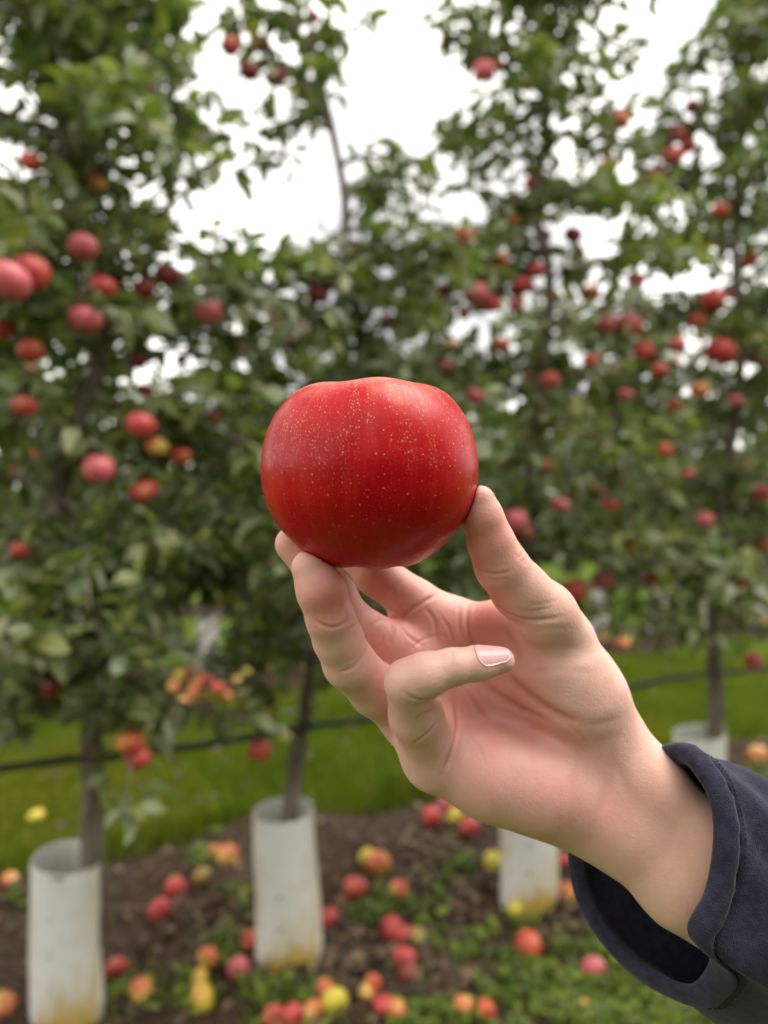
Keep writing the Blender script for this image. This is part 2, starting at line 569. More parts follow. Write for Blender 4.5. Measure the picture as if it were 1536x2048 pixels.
# ------------------------------------------------------------------ apples hanging on the near trees: (column, line, width, depth shift, colour, label)
HANG = [
    (62, 325, 46, -0.05, 'ro', 'orange red apple alone high up against the sky by the bent trunk'),
    (195, 370, 42, 0.0, 'o', 'small orange apple just under the sky, right of the first trunk'),
    (165, 495, 60, -0.25, 'p', 'pink apple half behind a pale leaf above the trunk fork'),
    (14, 562, 92, -0.45, 'p', 'largest pink apple, cut by the left edge of the picture'),
    (62, 546, 74, -0.35, 'r', 'red apple touching the largest pink apple at the left edge'),
    (207, 573, 54, -0.20, 'r', 'red apple between the trunk fork and two darker apples'),
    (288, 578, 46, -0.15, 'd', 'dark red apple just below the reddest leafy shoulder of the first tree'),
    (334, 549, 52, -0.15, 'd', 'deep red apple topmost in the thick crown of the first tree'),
    (170, 640, 68, -0.30, 'p', 'big pink apple in front of the first trunk'),
    (418, 623, 54, -0.25, 'p', 'round pink apple alone between the first and second tree'),
    (62, 702, 54, -0.25, 'r', 'red apple under drooping leaves, left of the first trunk'),
    (48, 812, 48, -0.25, 'r', 'red apple above a broad pale leaf near the left edge'),
    (6, 660, 44, -0.2, 'r', 'red apple half out of the picture below the largest pink one'),
    (283, 851, 62, -0.30, 'r', 'red apple, upper one of the group right of the first trunk'),
    (314, 893, 48, -0.28, 'o', 'orange apple, middle one of the group right of the first trunk'),
    (362, 912, 44, -0.22, 'ro', 'orange red apple, right one of the group beside the first trunk'),
    (197, 938, 62, -0.32, 'p', 'pink red apple with shaded side just right of the lower bend of the trunk'),
    (288, 983, 56, -0.26, 'r', 'red apple under a leaf, lowest of the group beside the first trunk'),
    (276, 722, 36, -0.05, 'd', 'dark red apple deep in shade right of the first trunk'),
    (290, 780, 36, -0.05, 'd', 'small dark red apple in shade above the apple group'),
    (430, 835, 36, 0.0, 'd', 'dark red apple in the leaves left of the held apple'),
    (258, 1484, 56, -0.38, 'ro', 'red apple with a yellow patch hanging at the drip hose'),
    (277, 1516, 52, -0.36, 'r', 'red apple hanging lowest, just under the drip hose'),
    (519, 1500, 46, -0.10, 'r', 'red apple hanging alone below the drip hose beside the second trunk'),
    (637, 585, 46, -0.15, 'p', 'pink apple at the foot of the thin leader against the sky'),
    (776, 645, 40, 0.0, 'r', 'red apple right above the held apple among bright sky gaps'),
    (461, 92, 40, 0.0, 'r', 'red apple high up beside the brown shaded cluster'),
    (626, 34, 30, 0.1, 'p', 'small pink apple at the very top by the thin leader'),
    (498, 142, 42, 0.0, 'd', 'brownish red apple, left one of the shaded cluster high up'),
    (551, 156, 44, 0.0, 'd', 'brownish red apple, lowest of the shaded cluster high up'),
    (524, 88, 36, 0.05, 'd', 'brownish red apple, topmost of the shaded cluster high up'),
    (968, 142, 44, -0.1, 'p', 'pink apple high up at the edge of the open sky'),
    (993, 128, 30, 0.0, 'ro', 'small orange red apple behind the pink one at the edge of open sky'),
    (954, 590, 54, -0.2, 'p', 'pale pink frosted apple, biggest of the row above the held apple'),
    (983, 608, 44, -0.12, 'r', 'red apple touching the pale pink frosted one'),
    (928, 628, 26, -0.1, 'p', 'tiny pink apple under the pale pink frosted one'),
    (886, 582, 36, 0.0, 'd', 'dark red apple left of the pale pink frosted one'),
    (1046, 570, 40, -0.05, 'r', 'red apple left of the third trunk'),
    (1032, 610, 32, -0.05, 'p', 'small pink apple below the red one at the third trunk'),
    (1065, 366, 34, 0.0, 'ro', 'orange red apple high in the third tree'),
    (1028, 440, 30, 0.0, 'ro', 'small orange red apple above the dark pair of the third tree'),
    (1085, 474, 38, 0.0, 'd', 'dark red apple at the third trunk, left one of a pair'),
    (1146, 470, 38, 0.0, 'd', 'dark red apple beside the third trunk, right one of a pair'),
    (1104, 592, 34, -0.05, 'o', 'orange apple in front of the third trunk'),
    (1180, 588, 42, -0.05, 'o', 'flat orange apple right of the third trunk below the sky'),
    (1150, 622, 32, -0.05, 'o', 'small orange apple under the flat orange one'),
    (1272, 559, 38, 0.0, 'r', 'deep red apple hanging free against the sky'),
    (1210, 646, 44, -0.1, 'p', 'pink apple, left one of the pink pair'),
    (1258, 649, 52, -0.12, 'p', 'pink apple, right and bigger one of the pink pair'),
    (1286, 702, 42, -0.08, 'r', 'red apple below the pink pair'),
    (1425, 600, 50, -0.2, 'r', 'bright red apple below the sky at the fourth trunk'),
    (1466, 588, 32, -0.05, 'p', 'small pink apple behind the bright red one at the fourth trunk'),
    (1442, 702, 60, -0.25, 'r', 'large red apple under a leaf at the fourth trunk'),
    (1355, 690, 36, -0.05, 'ro', 'small orange red apple left of the large red one'),
    (1356, 268, 36, 0.0, 'p', 'pinkish apple topmost of the high cluster in the fourth tree'),
    (1345, 312, 44, -0.05, 'r', 'red apple biggest of the high cluster in the fourth tree'),
    (1378, 292, 30, 0.0, 'r', 'small red apple behind the high cluster in the fourth tree'),
    (1310, 352, 38, 0.0, 'd', 'dark red apple lowest of the high cluster in the fourth tree'),
    (1384, 214, 30, 0.0, 'd', 'small dark apple above the high cluster in the fourth tree'),
    (951, 792, 42, -0.15, 'p', 'pink apple beside the shoulder of the held apple'),
    (1026, 1044, 60, -0.25, 'p', 'pink apple right behind the thumb tip'),
    (1044, 1064, 48, -0.15, 'd', 'dark red apple tucked under the pink one behind the thumb'),
    (1150, 1180, 50, -0.2, 'r', 'red apple with a pale patch hanging low beside the thumb base'),
    (1206, 1160, 44, -0.2, 'p', 'pink apple hanging right of the pale patched one'),
    (1300, 1157, 32, -0.05, 'r', 'small red apple hanging low between the hand and the fourth trunk'),
    (1488, 1161, 40, -0.15, 'r', 'crimson apple hanging low right of the fourth trunk'),
    (1522, 986, 42, -0.2, 'r', 'red apple at the right edge of the picture, level with the thumb tip'),
    (1524, 1090, 38, -0.15, 'ro', 'orange red apple at the right edge below the red one'),
    (1506, 1320, 36, -0.1, 'r', 'red apple hanging lowest right of the fourth trunk'),
    (1512, 716, 42, 0.0, 'd', 'dark red apple at the right edge beyond the large red one'),
    (1350, 812, 32, 0.0, 'ro', 'small orange red apple deep in the leaves left of the fourth trunk'),
    (1356, 690, 34, -0.2, 'p', 'pink apple between the red one below the pink pair and the fourth trunk'),
    (1395, 640, 34, -0.1, 'ro', 'orange red apple just left of the bright red one at the fourth trunk'),
    (1075, 540, 34, -0.1, 'r', 'red apple in the leaves below the dark pair of the third tree'),
    (892, 732, 28, -0.1, 'p', 'small pink apple above the right shoulder of the held apple'),
    (1265, 850, 26, -0.1, 'ro', 'small orange red apple in the wide leafy part between third and fourth trunk'),
    (1375, 950, 28, -0.15, 'r', 'small red apple level with the thumb tip, left of the fourth trunk'),
    (1090, 930, 30, -0.1, 'r', 'small red apple above the pink one behind the thumb'),
    (475, 880, 30, 0.0, 'r', 'small red apple deep in the leaves just left of the held apple'),
    (585, 690, 30, 0.0, 'd', 'small dark red apple above the left shoulder of the held apple'),
    (100, 1375, 40, -0.2, 'r', 'red apple in the low leaves left of the first trunk'),
    (40, 1100, 38, -0.2, 'r', 'red apple among pale leaves low at the left edge'),
    (432, 1062, 22, 0.2, 'r', 'tiny red apple in the dark leaves left of the fingers'),
]


def row_depth(px):
    """Depth of the near row's centre plane at an image column."""
    a = (px - HX) / FPX
    return (R0[1] - 0.477 * R0[0]) / (1 - 0.477 * a)


hang_pos = []
for (px, py, w, dd, col, lab) in HANG:
    d = row_depth(px) + dd
    hang_pos.append((P(px, py, d), w * d / FPX))
HP = np.array([p for p, w in hang_pos])

# ------------------------------------------------------------------ trees
GAPS = [(565, 425, 130, 100), (800, 120, 85, 130), (1190, 450, 50, 90), (665, 350, 45, 120), (820, 290, 70, 45), (1085, 205, 28, 28), (390, 150, 30, 40)]
GAP_SZ = []
for (gx, gy, rx, ry) in GAPS:
    d = row_depth(gx)
    p = P(gx, gy, d)
    GAP_SZ.append((row_sd(p[0], p[1])[0], p[2], rx * d / FPX * 1.08, ry * d / FPX))


def in_gap(p, grow=1.0):
    s = row_sd(p[:, 0], p[:, 1])[0]
    bad = np.zeros(len(p), bool)
    for (gs, gz, rs, rz) in GAP_SZ:
        bad |= ((s - gs) / rs) ** 2 + ((p[:, 2] - gz) / rz) ** 2 < grow
    return bad


def leaves_on(curves, step, per, spread=0.035):
    """Spur clusters of leaves along branch curves -> position, axis, normal arrays."""
    pos, ax, nm = [], [], []
    for c in curves:
        seg = np.linalg.norm(np.diff(c, axis=0), axis=1)
        cum = np.concatenate([[0], np.cumsum(seg)])
        for q in np.arange(step * 0.8, cum[-1] + step * 0.5, step):
            q = min(q, cum[-1]) + rng.normal() * step * 0.2
            p = np.array([np.interp(q, cum, c[:, k]) for k in range(3)])
            spur = rng.normal(size=3)
            spur[2] = abs(spur[2]) * 0.6
            spur /= np.linalg.norm(spur)
            p = p + spur * spread * rng.uniform(0.2, 1.4)
            for _ in range(rng.integers(per[0], per[1] + 1)):
                a = rng.normal(size=3) + spur * 0.7
                a[2] = a[2] * 0.7 - 0.25
                a /= np.linalg.norm(a)
                pos.append(p + a * 0.018)
                ax.append(a)
                nn = rng.normal(size=3) * 0.55 + np.array([0, -0.15, 1.0])
                nm.append(nn)
    return np.array(pos), np.array(ax), np.array(nm)


def grow_branches(leader, z0, z1, n, reach, seed_side=0.0):
    """Feathered spindle tree: side branches off the leader."""
    out = []
    zs = leader[:, 2]
    for k in range(n):
        f = (k + rng.uniform(0, 0.8)) / n
        z = z0 + (z1 - z0) * f
        i = int(np.argmin(np.abs(zs - z)))
        o = leader[i]
        az = k * 2.4 + rng.normal() * 0.4 + seed_side
        ln = reach * (1.0 - 0.62 * f) * rng.uniform(0.7, 1.2)
        rise = rng.uniform(-0.05, 0.45)
        dirv = np.array([math.cos(az), math.sin(az) * 0.85, rise])
        t = np.linspace(0, 1, 9)[:, None]
        c = o + dirv * ln * t + np.array([0, 0, -0.55 * ln * 0.5]) * t ** 2
        c = c + np.cumsum(rng.normal(size=(9, 3)) * 0.008, axis=0) * t
        out.append((i, c))
        for m in range(rng.integers(1, 4)):
            j = rng.integers(2, 7)
            a2 = az + rng.choice([-1, 1]) * rng.uniform(0.5, 1.3)
            l2 = ln * rng.uniform(0.25, 0.5)
            d2 = np.array([math.cos(a2), math.sin(a2), rng.uniform(-0.5, 0.5)])
            tt = np.linspace(0, 1, 6)[:, None]
            out.append((-1, c[j] + d2 * l2 * tt + np.array([0, 0, -0.2 * l2]) * tt ** 2))
    return out


BARE = [(203, 680), (198, 730), (185, 780), (170, 825), (118, 960), (118, 1010), (125, 1060), (120, 250), (1098, 540), (1096, 590), (1094, 630), (1430, 1200), (1430, 1260), (1432, 1330),
        (1432, 1390), (1458, 900), (1468, 480), (1470, 530), (690, 420), (688, 480), (640, 1300), (620, 1370), (408, 1235), (412, 1265), (415, 1300), (418, 1335), (400, 1370), (370, 1375), (440, 1380)]
TREE_S = np.array([row_sd(*gp)[0] for gp in ((-0.735, 1.90), (-0.272, 2.15), (0.457, 2.45), (1.194, 2.82), (1.886, 3.17))])


def near_tree(leader_px, depth, label, seed, n_br, reach, z0=0.80, z1=2.95, step=0.029, per=(3, 6), extra=(), thick=0.0265):
    global rng
    rng = np.random.default_rng(seed)
    pts = np.array([P(a, b, depth) for a, b in leader_px])
    base = pts[0].copy()
    base[2] = 0.0
    pts[0] = base
    root = link(bpy.data.objects.new('apple_tree', None))
    root.location = base
    tag(root, label, 'apple tree', 'young apple trees of the near row')
    lead = catmull(pts, 44)
    f = np.linspace(0, 1, 44)
    rad = thick * (1 - f) ** 0.75 + 0.0045
    lead_n = lead + rng.normal(size=lead.shape) * 0.0015
    V, F = tube(lead_n - base, rad, 12, 0.05)
    tr = link(bpy.data.objects.new('trunk', mesh_np('trunk', V, F, BARK)), root)
    br = grow_branches(lead, z0, z1, n_br, reach)
    for e in extra:
        br.append((0, catmull(np.array([P(q[0], q[1], depth + q[2]) for q in e]), 9)))
    curves = []
    for i, c in br:
        mid = c[len(c) // 2:]
        if in_gap(mid).mean() > 0.5:
            continue
        if c[-1][2] < 0.62:
            c = c + np.array([0, 0, 1.0]) * np.linspace(0, 0.66 - c[-1][2], len(c))[:, None]
        curves.append(c)
        r0 = 0.0085 if i >= 0 else 0.0045
        V, F = tube(c - base, np.linspace(r0, 0.0018, len(c)), 6, 0.06)
        link(bpy.data.objects.new('branch', mesh_np('branch', V, F, BARK)), tr)
    curves.append(lead[int(44 * 0.42):])
    allp = np.vstack(curves)
    for h in HP:                                                     # a fruiting spur from the nearest wood to each apple of this tree
        mine = TREE_S[np.argmin(np.abs(TREE_S - row_sd(h[0], h[1])[0]))]
        if abs(mine - row_sd(base[0], base[1])[0]) > 0.12:
            continue
        cand = allp[allp[:, 2] > h[2] + 0.02]
        if not len(cand):
            continue
        b_ = cand[np.argmin(np.linalg.norm(cand - h, axis=1))]
        top = h + np.array([0, 0, 0.045])
        m_ = (b_ + top) / 2 + np.array([0, 0, 0.04])
        c = catmull(np.array([b_, m_, top]), 8)
        curves.append(c)
        V, F = tube(c - base, np.linspace(0.0045, 0.002, 8), 5, 0.05)
        link(bpy.data.objects.new('spur', mesh_np('spur', V, F, BARK)), tr)
    pos, ax, nm = leaves_on(curves, step, per)
    keep = ~(in_gap(pos) & (rng.random(len(pos)) < 0.93))
    keep &= pos[:, 2] > 0.60
    thin = np.clip((pos[:, 2] - 1.9) / 0.5, 0, 1) * 0.08           # thinner towards the top, as pruned
    keep &= rng.random(len(pos)) > thin
    tocam = np.array([0, 0, CAM_H]) - HP
    tocam /= np.linalg.norm(tocam, axis=1)[:, None]
    for bx, by_ in BARE:                                             # stretches of bare stem
        h = P(bx, by_, row_depth(bx))
        tcv = np.array([0, 0, CAM_H]) - h
        tcv /= np.linalg.norm(tcv)
        q = pos + ax * 0.035 - h
        al = np.clip(q @ tcv, 0.0, 0.55)
        keep &= ~((np.linalg.norm(q - al[:, None] * tcv, axis=1) < 0.055) & (rng.random(len(pos)) < 0.8))
    for h, tcv, (_, w) in zip(HP, tocam, hang_pos):                  # fruit hangs at the outside of the crown
        q = pos + ax * 0.035 - h
        al = np.clip(q @ tcv, 0.0, 0.45)
        dist = np.linalg.norm(q - al[:, None] * tcv, axis=1)
        keep &= ~((dist < 0.5 * w + 0.016) & (rng.random(len(pos)) < 0.97))
    pos, ax, nm = pos[keep], ax[keep], nm[keep]
    R = frames(ax, nm)
    size = rng.uniform(0.040, 0.078, len(pos))
    tint = leaf_tints(len(pos))
    near = np.argsort(np.linalg.norm(pos - np.array([0, 0, CAM_H]), axis=1) / size)
    vis = [q for q in near if abs(pos[q][0] / pos[q][1]) < 0.52 and abs((pos[q][2] - CAM_H) / pos[q][1]) < 0.68][:260]
    rest = np.setdiff1d(np.arange(len(pos)), vis)
    cr_me = leaf_mesh('crown', pos[rest] - base, R[rest], size[rest], tint[rest], LEAF)
    crown = tag(link(bpy.data.objects.new('crown', cr_me), root), kind='stuff')
    for q in vis:
        o = bpy.data.objects.new('leaf', LEAF_DATA[rng.integers(0, len(LEAF_DATA))])
        o.matrix_local = Matrix.Translation(Vector(pos[q] - base)) @ Matrix([list(r) for r in R[q]]).to_4x4() @ Matrix.Scale(float(size[q]), 4)
        link(o, crown)
    return root


T1_EXTRA = [[(150, 1180, 0), (80, 1230, -.15), (10, 1290, -.25)], [(150, 1180, 0), (230, 1210, -.15), (310, 1260, -.25)], [(165, 1280, 0), (110, 1340, -.15), (60, 1400, -.2)],
            [(165, 1290, 0), (225, 1360, -.2), (265, 1420, -.28)], [(130, 1080, 0), (60, 1130, -.25), (-20, 1170, -.3)], [(130, 1080, 0), (220, 1110, -.2), (300, 1180, -.25)],
            [(120, 1000, 0), (250, 1050, -.2), (370, 1100, -.25)], [(150, 1200, 0), (120, 1260, -.25), (90, 1310, -.4)], [(120, 280, 0), (220, 180, -.1), (330, 110, -.1)],
            [(130, 250, 0), (60, 200, 0), (0, 60, 0)], [(150, 380, 0), (260, 300, .1), (390, 330, .1)], [(160, 100, 0), (240, 60, 0), (300, 20, 0)],
            [(170, 1330, 0), (110, 1400, -.2), (70, 1450, -.3)], [(172, 1330, 0), (200, 1390, -.25), (180, 1430, -.35)], [(150, 1190, 0), (200, 1270, -.3), (230, 1330, -.4)],
            [(150, 1190, 0), (60, 1250, -.35), (30, 1340, -.45)], [(160, 1240, 0), (250, 1290, -.25), (330, 1340, -.3)], [(130, 1080, 0), (170, 1150, -.35), (180, 1220, -.45)],
            [(170, 1310, 0), (90, 1330, .1), (0, 1400, .1)], [(190, 640, 0), (100, 600, .1), (10, 640, .1)], [(200, 700, 0), (300, 700, .15), (410, 700, .15)],
            [(190, 560, 0), (300, 500, -.1), (400, 480, -.1)], [(200, 640, 0), (320, 600, -.15), (440, 600, -.15)], [(180, 500, 0), (280, 420, 0), (350, 410, .1)]]
T2_EXTRA = [[(655, 220, 0), (570, 140, 0), (490, 60, 0)], [(640, 160, 0), (560, 170, -.1), (500, 130, -.1)], [(670, 260, 0), (590, 240, 0), (500, 270, .05)], [(630, 110, 0), (560, 30, 0), (470, 10, 0)],
            [(600, 240, 0), (570, 300, 0), (575, 380, 0)], [(620, 1300, 0), (540, 1320, 0), (470, 1380, 0)], [(635, 1230, 0), (560, 1200, -.1), (500, 1180, -.15)], [(640, 1180, 0), (580, 1230, -.15), (540, 1290, -.2)], [(690, 900, 0), (560, 850, 0), (470, 860, 0)], [(630, 1240, 0), (560, 1270, 0), (500, 1300, .1)], [(640, 1150, 0), (540, 1120, 0), (440, 1150, 0)],
            [(690, 450, 0), (760, 360, 0), (830, 330, 0)], [(660, 240, 0), (760, 190, 0), (850, 180, 0)], [(640, 170, 0), (740, 110, 0), (800, 90, 0)], [(620, 90, 0), (700, 60, 0), (740, 10, 0)]]
near_tree([(170, 2060), (182, 1740), (186, 1500), (178, 1380), (142, 1150), (114, 1000), (165, 820), (205, 665), (172, 480), (122, 270), (165, 90), (185, -70)],
          1.90, 'apple tree with bent forked trunk nearest the left edge of the picture', 11, 52, 0.70, extra=T1_EXTRA)
near_tree([(572, 1940), (579, 1640), (600, 1480), (626, 1340), (645, 1150), (690, 900), (722, 700), (690, 510), (690, 400), (660, 240), (625, 90), (615, -60)],
          2.15, 'apple tree with thin bare leader against the sky, growing behind the held apple', 12, 40, 0.64, z1=2.25, extra=T2_EXTRA, thick=0.0205)
near_tree([(1057, 1850), (1060, 1650), (1050, 1300), (1060, 1000), (1088, 720), (1100, 560), (1075, 420), (1100, 200), (1120, -60)],
          2.45, 'apple tree behind the hand, its trunk hidden by the palm', 13, 40, 0.66, z0=0.95, z1=3.2, extra=[[(1100, 190, 0), (960, 110, 0), (850, 40, 0)], [(1080, 420, 0), (960, 380, -.1), (850, 360, -.1)], [(1090, 300, 0), (990, 240, 0), (900, 260, 0)], [(1110, 100, 0), (1020, 30, 0), (930, 0, 0)]])
T4_EXTRA = [[(1430, 1180, 0), (1340, 1220, -.2), (1290, 1290, -.25)], [(1430, 1140, 0), (1480, 1200, -.2), (1500, 1280, -.25)], [(1440, 1080, 0), (1360, 1100, -.3), (1290, 1080, -.4)],
            [(1430, 1150, 0), (1390, 1230, -.2), (1420, 1320, -.25)], [(1430, 1100, 0), (1330, 1130, -.2), (1250, 1200, -.2)], [(1440, 1050, 0), (1520, 1080, -.2), (1560, 1150, -.25)],
            [(1450, 950, 0), (1350, 960, -.25), (1260, 1000, -.3)], [(1470, 500, 0), (1380, 380, -.1), (1310, 330, -.1)], [(1470, 300, 0), (1370, 240, -.1), (1300, 190, -.1)]]
near_tree([(1424, 1715), (1432, 1450), (1428, 1200), (1460, 900), (1482, 700), (1470, 480), (1484, 200), (1470, -60)],
          2.82, 'apple tree with grey trunk rising behind the navy sleeve', 14, 40, 0.66, z0=0.95, z1=3.3, extra=T4_EXTRA)
near_tree([(1690, 1640), (1690, 1400), (1680, 900), (1700, 400), (1690, -40)],
          3.17, 'apple tree at the right edge with only its leafy side in view', 15, 34, 0.66, z0=0.95, z1=3.3)


def far_tree(s, w, label, seed, n_leaf, height, group, name='apple_tree', cards=0.075):
    global rng
    rng = np.random.default_rng(seed)
    b2 = row_pt(s, w)
    base = np.array([b2[0], b2[1], 0.0])
    root = link(bpy.data.objects.new(name, None))
    root.location = base
    tag(root, label, 'apple tree', group)
    zz = np.linspace(0, height, 14)
    lead = np.stack([np.cumsum(rng.normal(size=14) * 0.025), np.cumsum(rng.normal(size=14) * 0.025), zz], -1)
    lead[0, :2] = 0
    parts = [tube(lead, 0.026 * (1 - zz / height) ** 0.7 + 0.005, 7, 0.05)]
    br = grow_branches(lead, 0.75, height * 0.97, 26, 0.75)
    limbs = []
    for i, c in br:
        limbs.append(tube(c, np.linspace(0.009 if i >= 0 else 0.005, 0.002, len(c)), 4, 0, False))
    V, F = merge(parts)
    tr = link(bpy.data.objects.new('trunk', mesh_np('trunk', V, F, BARK)), root)
    V, F = merge(limbs)
    tag(link(bpy.data.objects.new('limb', mesh_np('limb', V, F, BARK)), tr), kind='stuff')
    tot = sum(np.linalg.norm(np.diff(c, axis=0), axis=1).sum() for _, c in br)
    pos, ax, nm = leaves_on([c for _, c in br] + [lead[4:]], max(0.02, tot * 5.0 / n_leaf), (3, 7), 0.06)
    ok = pos[:, 2] > 0.66
    pos, ax, nm = pos[ok], ax[ok], nm[ok]
    size = rng.uniform(0.7, 1.25, len(pos)) * cards
    tint = leaf_tints(len(pos), yellow=0.07)
    crown = tag(link(bpy.data.objects.new('crown', leaf_mesh('crown', pos, frames(ax, nm), size, tint, LEAF_FAR)), root), kind='stuff')
    return base, lead, [c + base for _, c in br]


FAR_LAB = 'apple tree of the second row, its crown blurred behind the near trees'
far_br = []
k = 0
guard_s = []
s_g0 = row_sd(-1.275, 5.6)[0]
for j in range(-3, 10):
    s = s_g0 + j * 0.72
    b, ld, cs = far_tree(s, ROW_GAP + rng.normal() * 0.03, FAR_LAB, 100 + j, 4200, 3.05 + 0.2 * math.sin(j * 2.1), 'apple trees of the second row')
    guard_s.append((s, b))
    far_br += cs
for j in range(-5, 11):
    far_tree(s_g0 + 0.3 + j * 1.0, 2 * ROW_GAP, 'apple tree of the third row, hardly visible through the second row', 200 + j, 1500, 2.7 + 0.2 * math.sin(j * 1.7),
             'apple trees of the third row', cards=0.12)

for j in range(-4, 5):  # unseen row, added to block low sky and darken the apple's reflection
    far_tree(0.5 + j * 0.8, -ROW_GAP, 'unseen apple tree of the row added behind the camera to block low sky', 300 + j, 2600, 2.8 + 0.2 * math.sin(j * 1.3), 'unseen apple trees added behind the camera', cards=0.085)

# a far belt of trees closing the view between the rows
rng = np.random.default_rng(55)
npt = 9000
xx = rng.uniform(-45, 60, npt)
hh = 3.2 + 0.9 * np.sin(xx * 0.35) + 0.7 * np.sin(xx * 0.9 + 1)
zz = rng.random(npt) ** 0.8 * hh
pos = np.stack([xx, 38 + 0.477 * xx * 0.5 + rng.normal(size=npt) * 1.0, zz], -1)
ax = rng.normal(size=(npt, 3))
me = leaf_mesh('treeline', pos, frames(ax, rng.normal(size=(npt, 3))), rng.uniform(0.4, 0.8, npt), leaf_tints(npt) * 0.8, LEAF_FAR)
tag(link(bpy.data.objects.new('treeline', me)), 'far belt of dark green trees beyond the orchard rows', 'treeline', kind='stuff')

# ------------------------------------------------------------------ tree guards
def guard(base, h, r, label, group, seed, holes=True, lean=(0, 0)):
    global rng
    rng = np.random.default_rng(seed)
    na, nz_ = 72, 46
    a = np.linspace(0, 2 * math.pi, na, endpoint=False)
    z = np.linspace(0, h, nz_)
    A, Z = np.meshgrid(a, z, indexing='xy')
    ph = rng.uniform(0, 6, 4)
    rr = r * (1 + 0.05 * np.sin(2 * A + ph[0] + Z * 4) + 0.03 * np.sin(3 * A + ph[1] - 7 * Z) + 0.02 * np.sin(Z * 17 + ph[2] + A) + 0.006 * np.cos(A * 36))
    rr *= 1.03 - 0.05 * Z / h
    X = rr * np.cos(A) + lean[0] * Z
    Y = 0.8 * rr * np.sin(A) + lean[1] * Z
    Zt = Z + (Z > h * 0.97) * 0.012 * np.sin(A + ph[3])
    outer = np.stack([X, Y, Zt], -1).reshape(-1, 3)
    th = 0.0025
    inner = np.stack([(rr - th) * np.cos(A) + lean[0] * Z, 0.8 * (rr - th) * np.sin(A) + lean[1] * Z, Zt], -1).reshape(-1, 3)
    i, j = np.meshgrid(np.arange(nz_ - 1), np.arange(na), indexing='ij')
    cut = np.zeros((nz_ - 1, na), bool)
    if holes:
        for zi in (14, 23, 32):
            for aj in (7, 31, 52):
                cut[zi, aj] = True
    k_ = ~cut
    i, j = i[k_], j[k_]
    j2 = (j + 1) % na
    Q = np.stack([i * na + j, i * na + j2, (i + 1) * na + j2, (i + 1) * na + j], -1)
    M = na * nz_
    jj = np.arange(na)
    jn = (jj + 1) % na
    t0 = (nz_ - 1) * na
    rim = np.stack([t0 + jj, t0 + jn, M + t0 + jn, M + t0 + jj], -1)
    me = mesh_np('tree_guard', np.vstack([outer, inner]), np.vstack([Q, Q[:, ::-1] + M, rim]), GUARD)
    o = link(bpy.data.objects.new('tree_guard', me))
    o.location = (*base[:2], 0.0)
    tag(o, label, 'tree guard', group)
    return o


def gpos(px, d):
    return np.array([(px - HX) / FPX * d, d, 0])


guard(gpos(134, 1.90), 0.425, 0.088, 'white plastic tree guard with yellow stained edge nearest the left side', 'white tree guards of the near row', 1)
guard(gpos(578, 2.15), 0.440, 0.086, 'white plastic tree guard with pin holes standing free in the middle', 'white tree guards of the near row', 2, lean=(-0.03, 0))
guard(gpos(1058, 2.45), 0.46, 0.086, 'white plastic tree guard half hidden by the palm, yellow stained foot', 'white tree guards of the near row', 3)
guard(gpos(1400, 2.82), 0.455, 0.092, 'white plastic tree guard showing only its top rim above the navy sleeve', 'white tree guards of the near row', 4)
FG = {0: 'small grey white tree guard above the heap of fallen apples across the grass', 1: 'small white tree guard behind leaves left of the fingers',
      7: 'small white tree guard at the far end beside the fourth trunk'}
for q, (s, b) in enumerate(guard_s):
    guard(b, 0.45, 0.085, FG.get(q - 3, 'small white tree guard of the second row, mostly covered by leaves'), 'white tree guards of the second row', 20 + q, False)

# ------------------------------------------------------------------ drip hose
rng = np.random.default_rng(3)
ss = np.linspace(-3.2, 6.5, 60)
hp = []
for s in ss:
    b = row_pt(s, -0.035)
    hp.append([b[0], b[1], 0.675 - 0.010 * math.sin(s * 4.3) ** 2 + 0.004 * math.sin(s * 9)])
V, F = tube(np.array(hp), 0.0095, 10)
hose = tag(link(bpy.data.objects.new('irrigation_hose', mesh_np('irrigation_hose', V, F, HOSE))), 'black drip irrigation hose strung along the near row of trunks', 'hose')
for px, d in ((187, 1.9), (606, 2.15), (1055, 2.45), (1432, 2.82)):
    c = P(px, 1000 + (CAM_H - 0.675) / d * FPX, d)
    a = np.linspace(0, 2 * math.pi, 13)
    loop = np.stack([c[0] + 0.034 * np.cos(a), c[1] - 0.004 + 0.036 * np.sin(a), c[2] + 0.006 * np.sin(2 * a)], -1)
    V, F = tube(loop, 0.0035, 6, 0, False)
    link(bpy.data.objects.new('tie', mesh_np('tie', V, F, HOSE)), hose)

# ------------------------------------------------------------------ orchard apples
def apple_mesh(name, seed, squash=0.9):
    r_ = np.random.default_rng(seed)
    nu, nv = 24, 14
    ph = np.linspace(-math.pi / 2, math.pi / 2, nv)
    th = np.linspace(0, 2 * math.pi, nu, endpoint=False)
    PH, TH = np.meshgrid(ph, th, indexing='ij')
    sp = np.sin(PH)
    R = 0.5 * (1 + 0.05 * np.cos(PH)) * (1 - 0.30 * np.exp(-((PH - 1.571) / 0.34) ** 2) - 0.16 * np.exp(-((PH + 1.571) / 0.30) ** 2))
    R = R * (1 + 0.025 * np.cos(5 * TH + r_.uniform(0, 6)) * np.clip(-sp, 0, 1) + 0.035 * np.cos(TH + r_.uniform(0, 6)) * sp)
    w = np.cos(PH) * (1 + 0.06 * sp)
    V = np.stack([R * w * np.cos(TH), R * w * np.sin(TH), R * sp * squash], -1).reshape(-1, 3)
    i, j = np.meshgrid(np.arange(nv - 1), np.arange(nu), indexing='ij')
    j2 = (j + 1) % nu
    Q = np.stack([i * nu + j, i * nu + j2, (i + 1) * nu + j2, (i + 1) * nu + j], -1).reshape(-1, 4)
    return V, Q


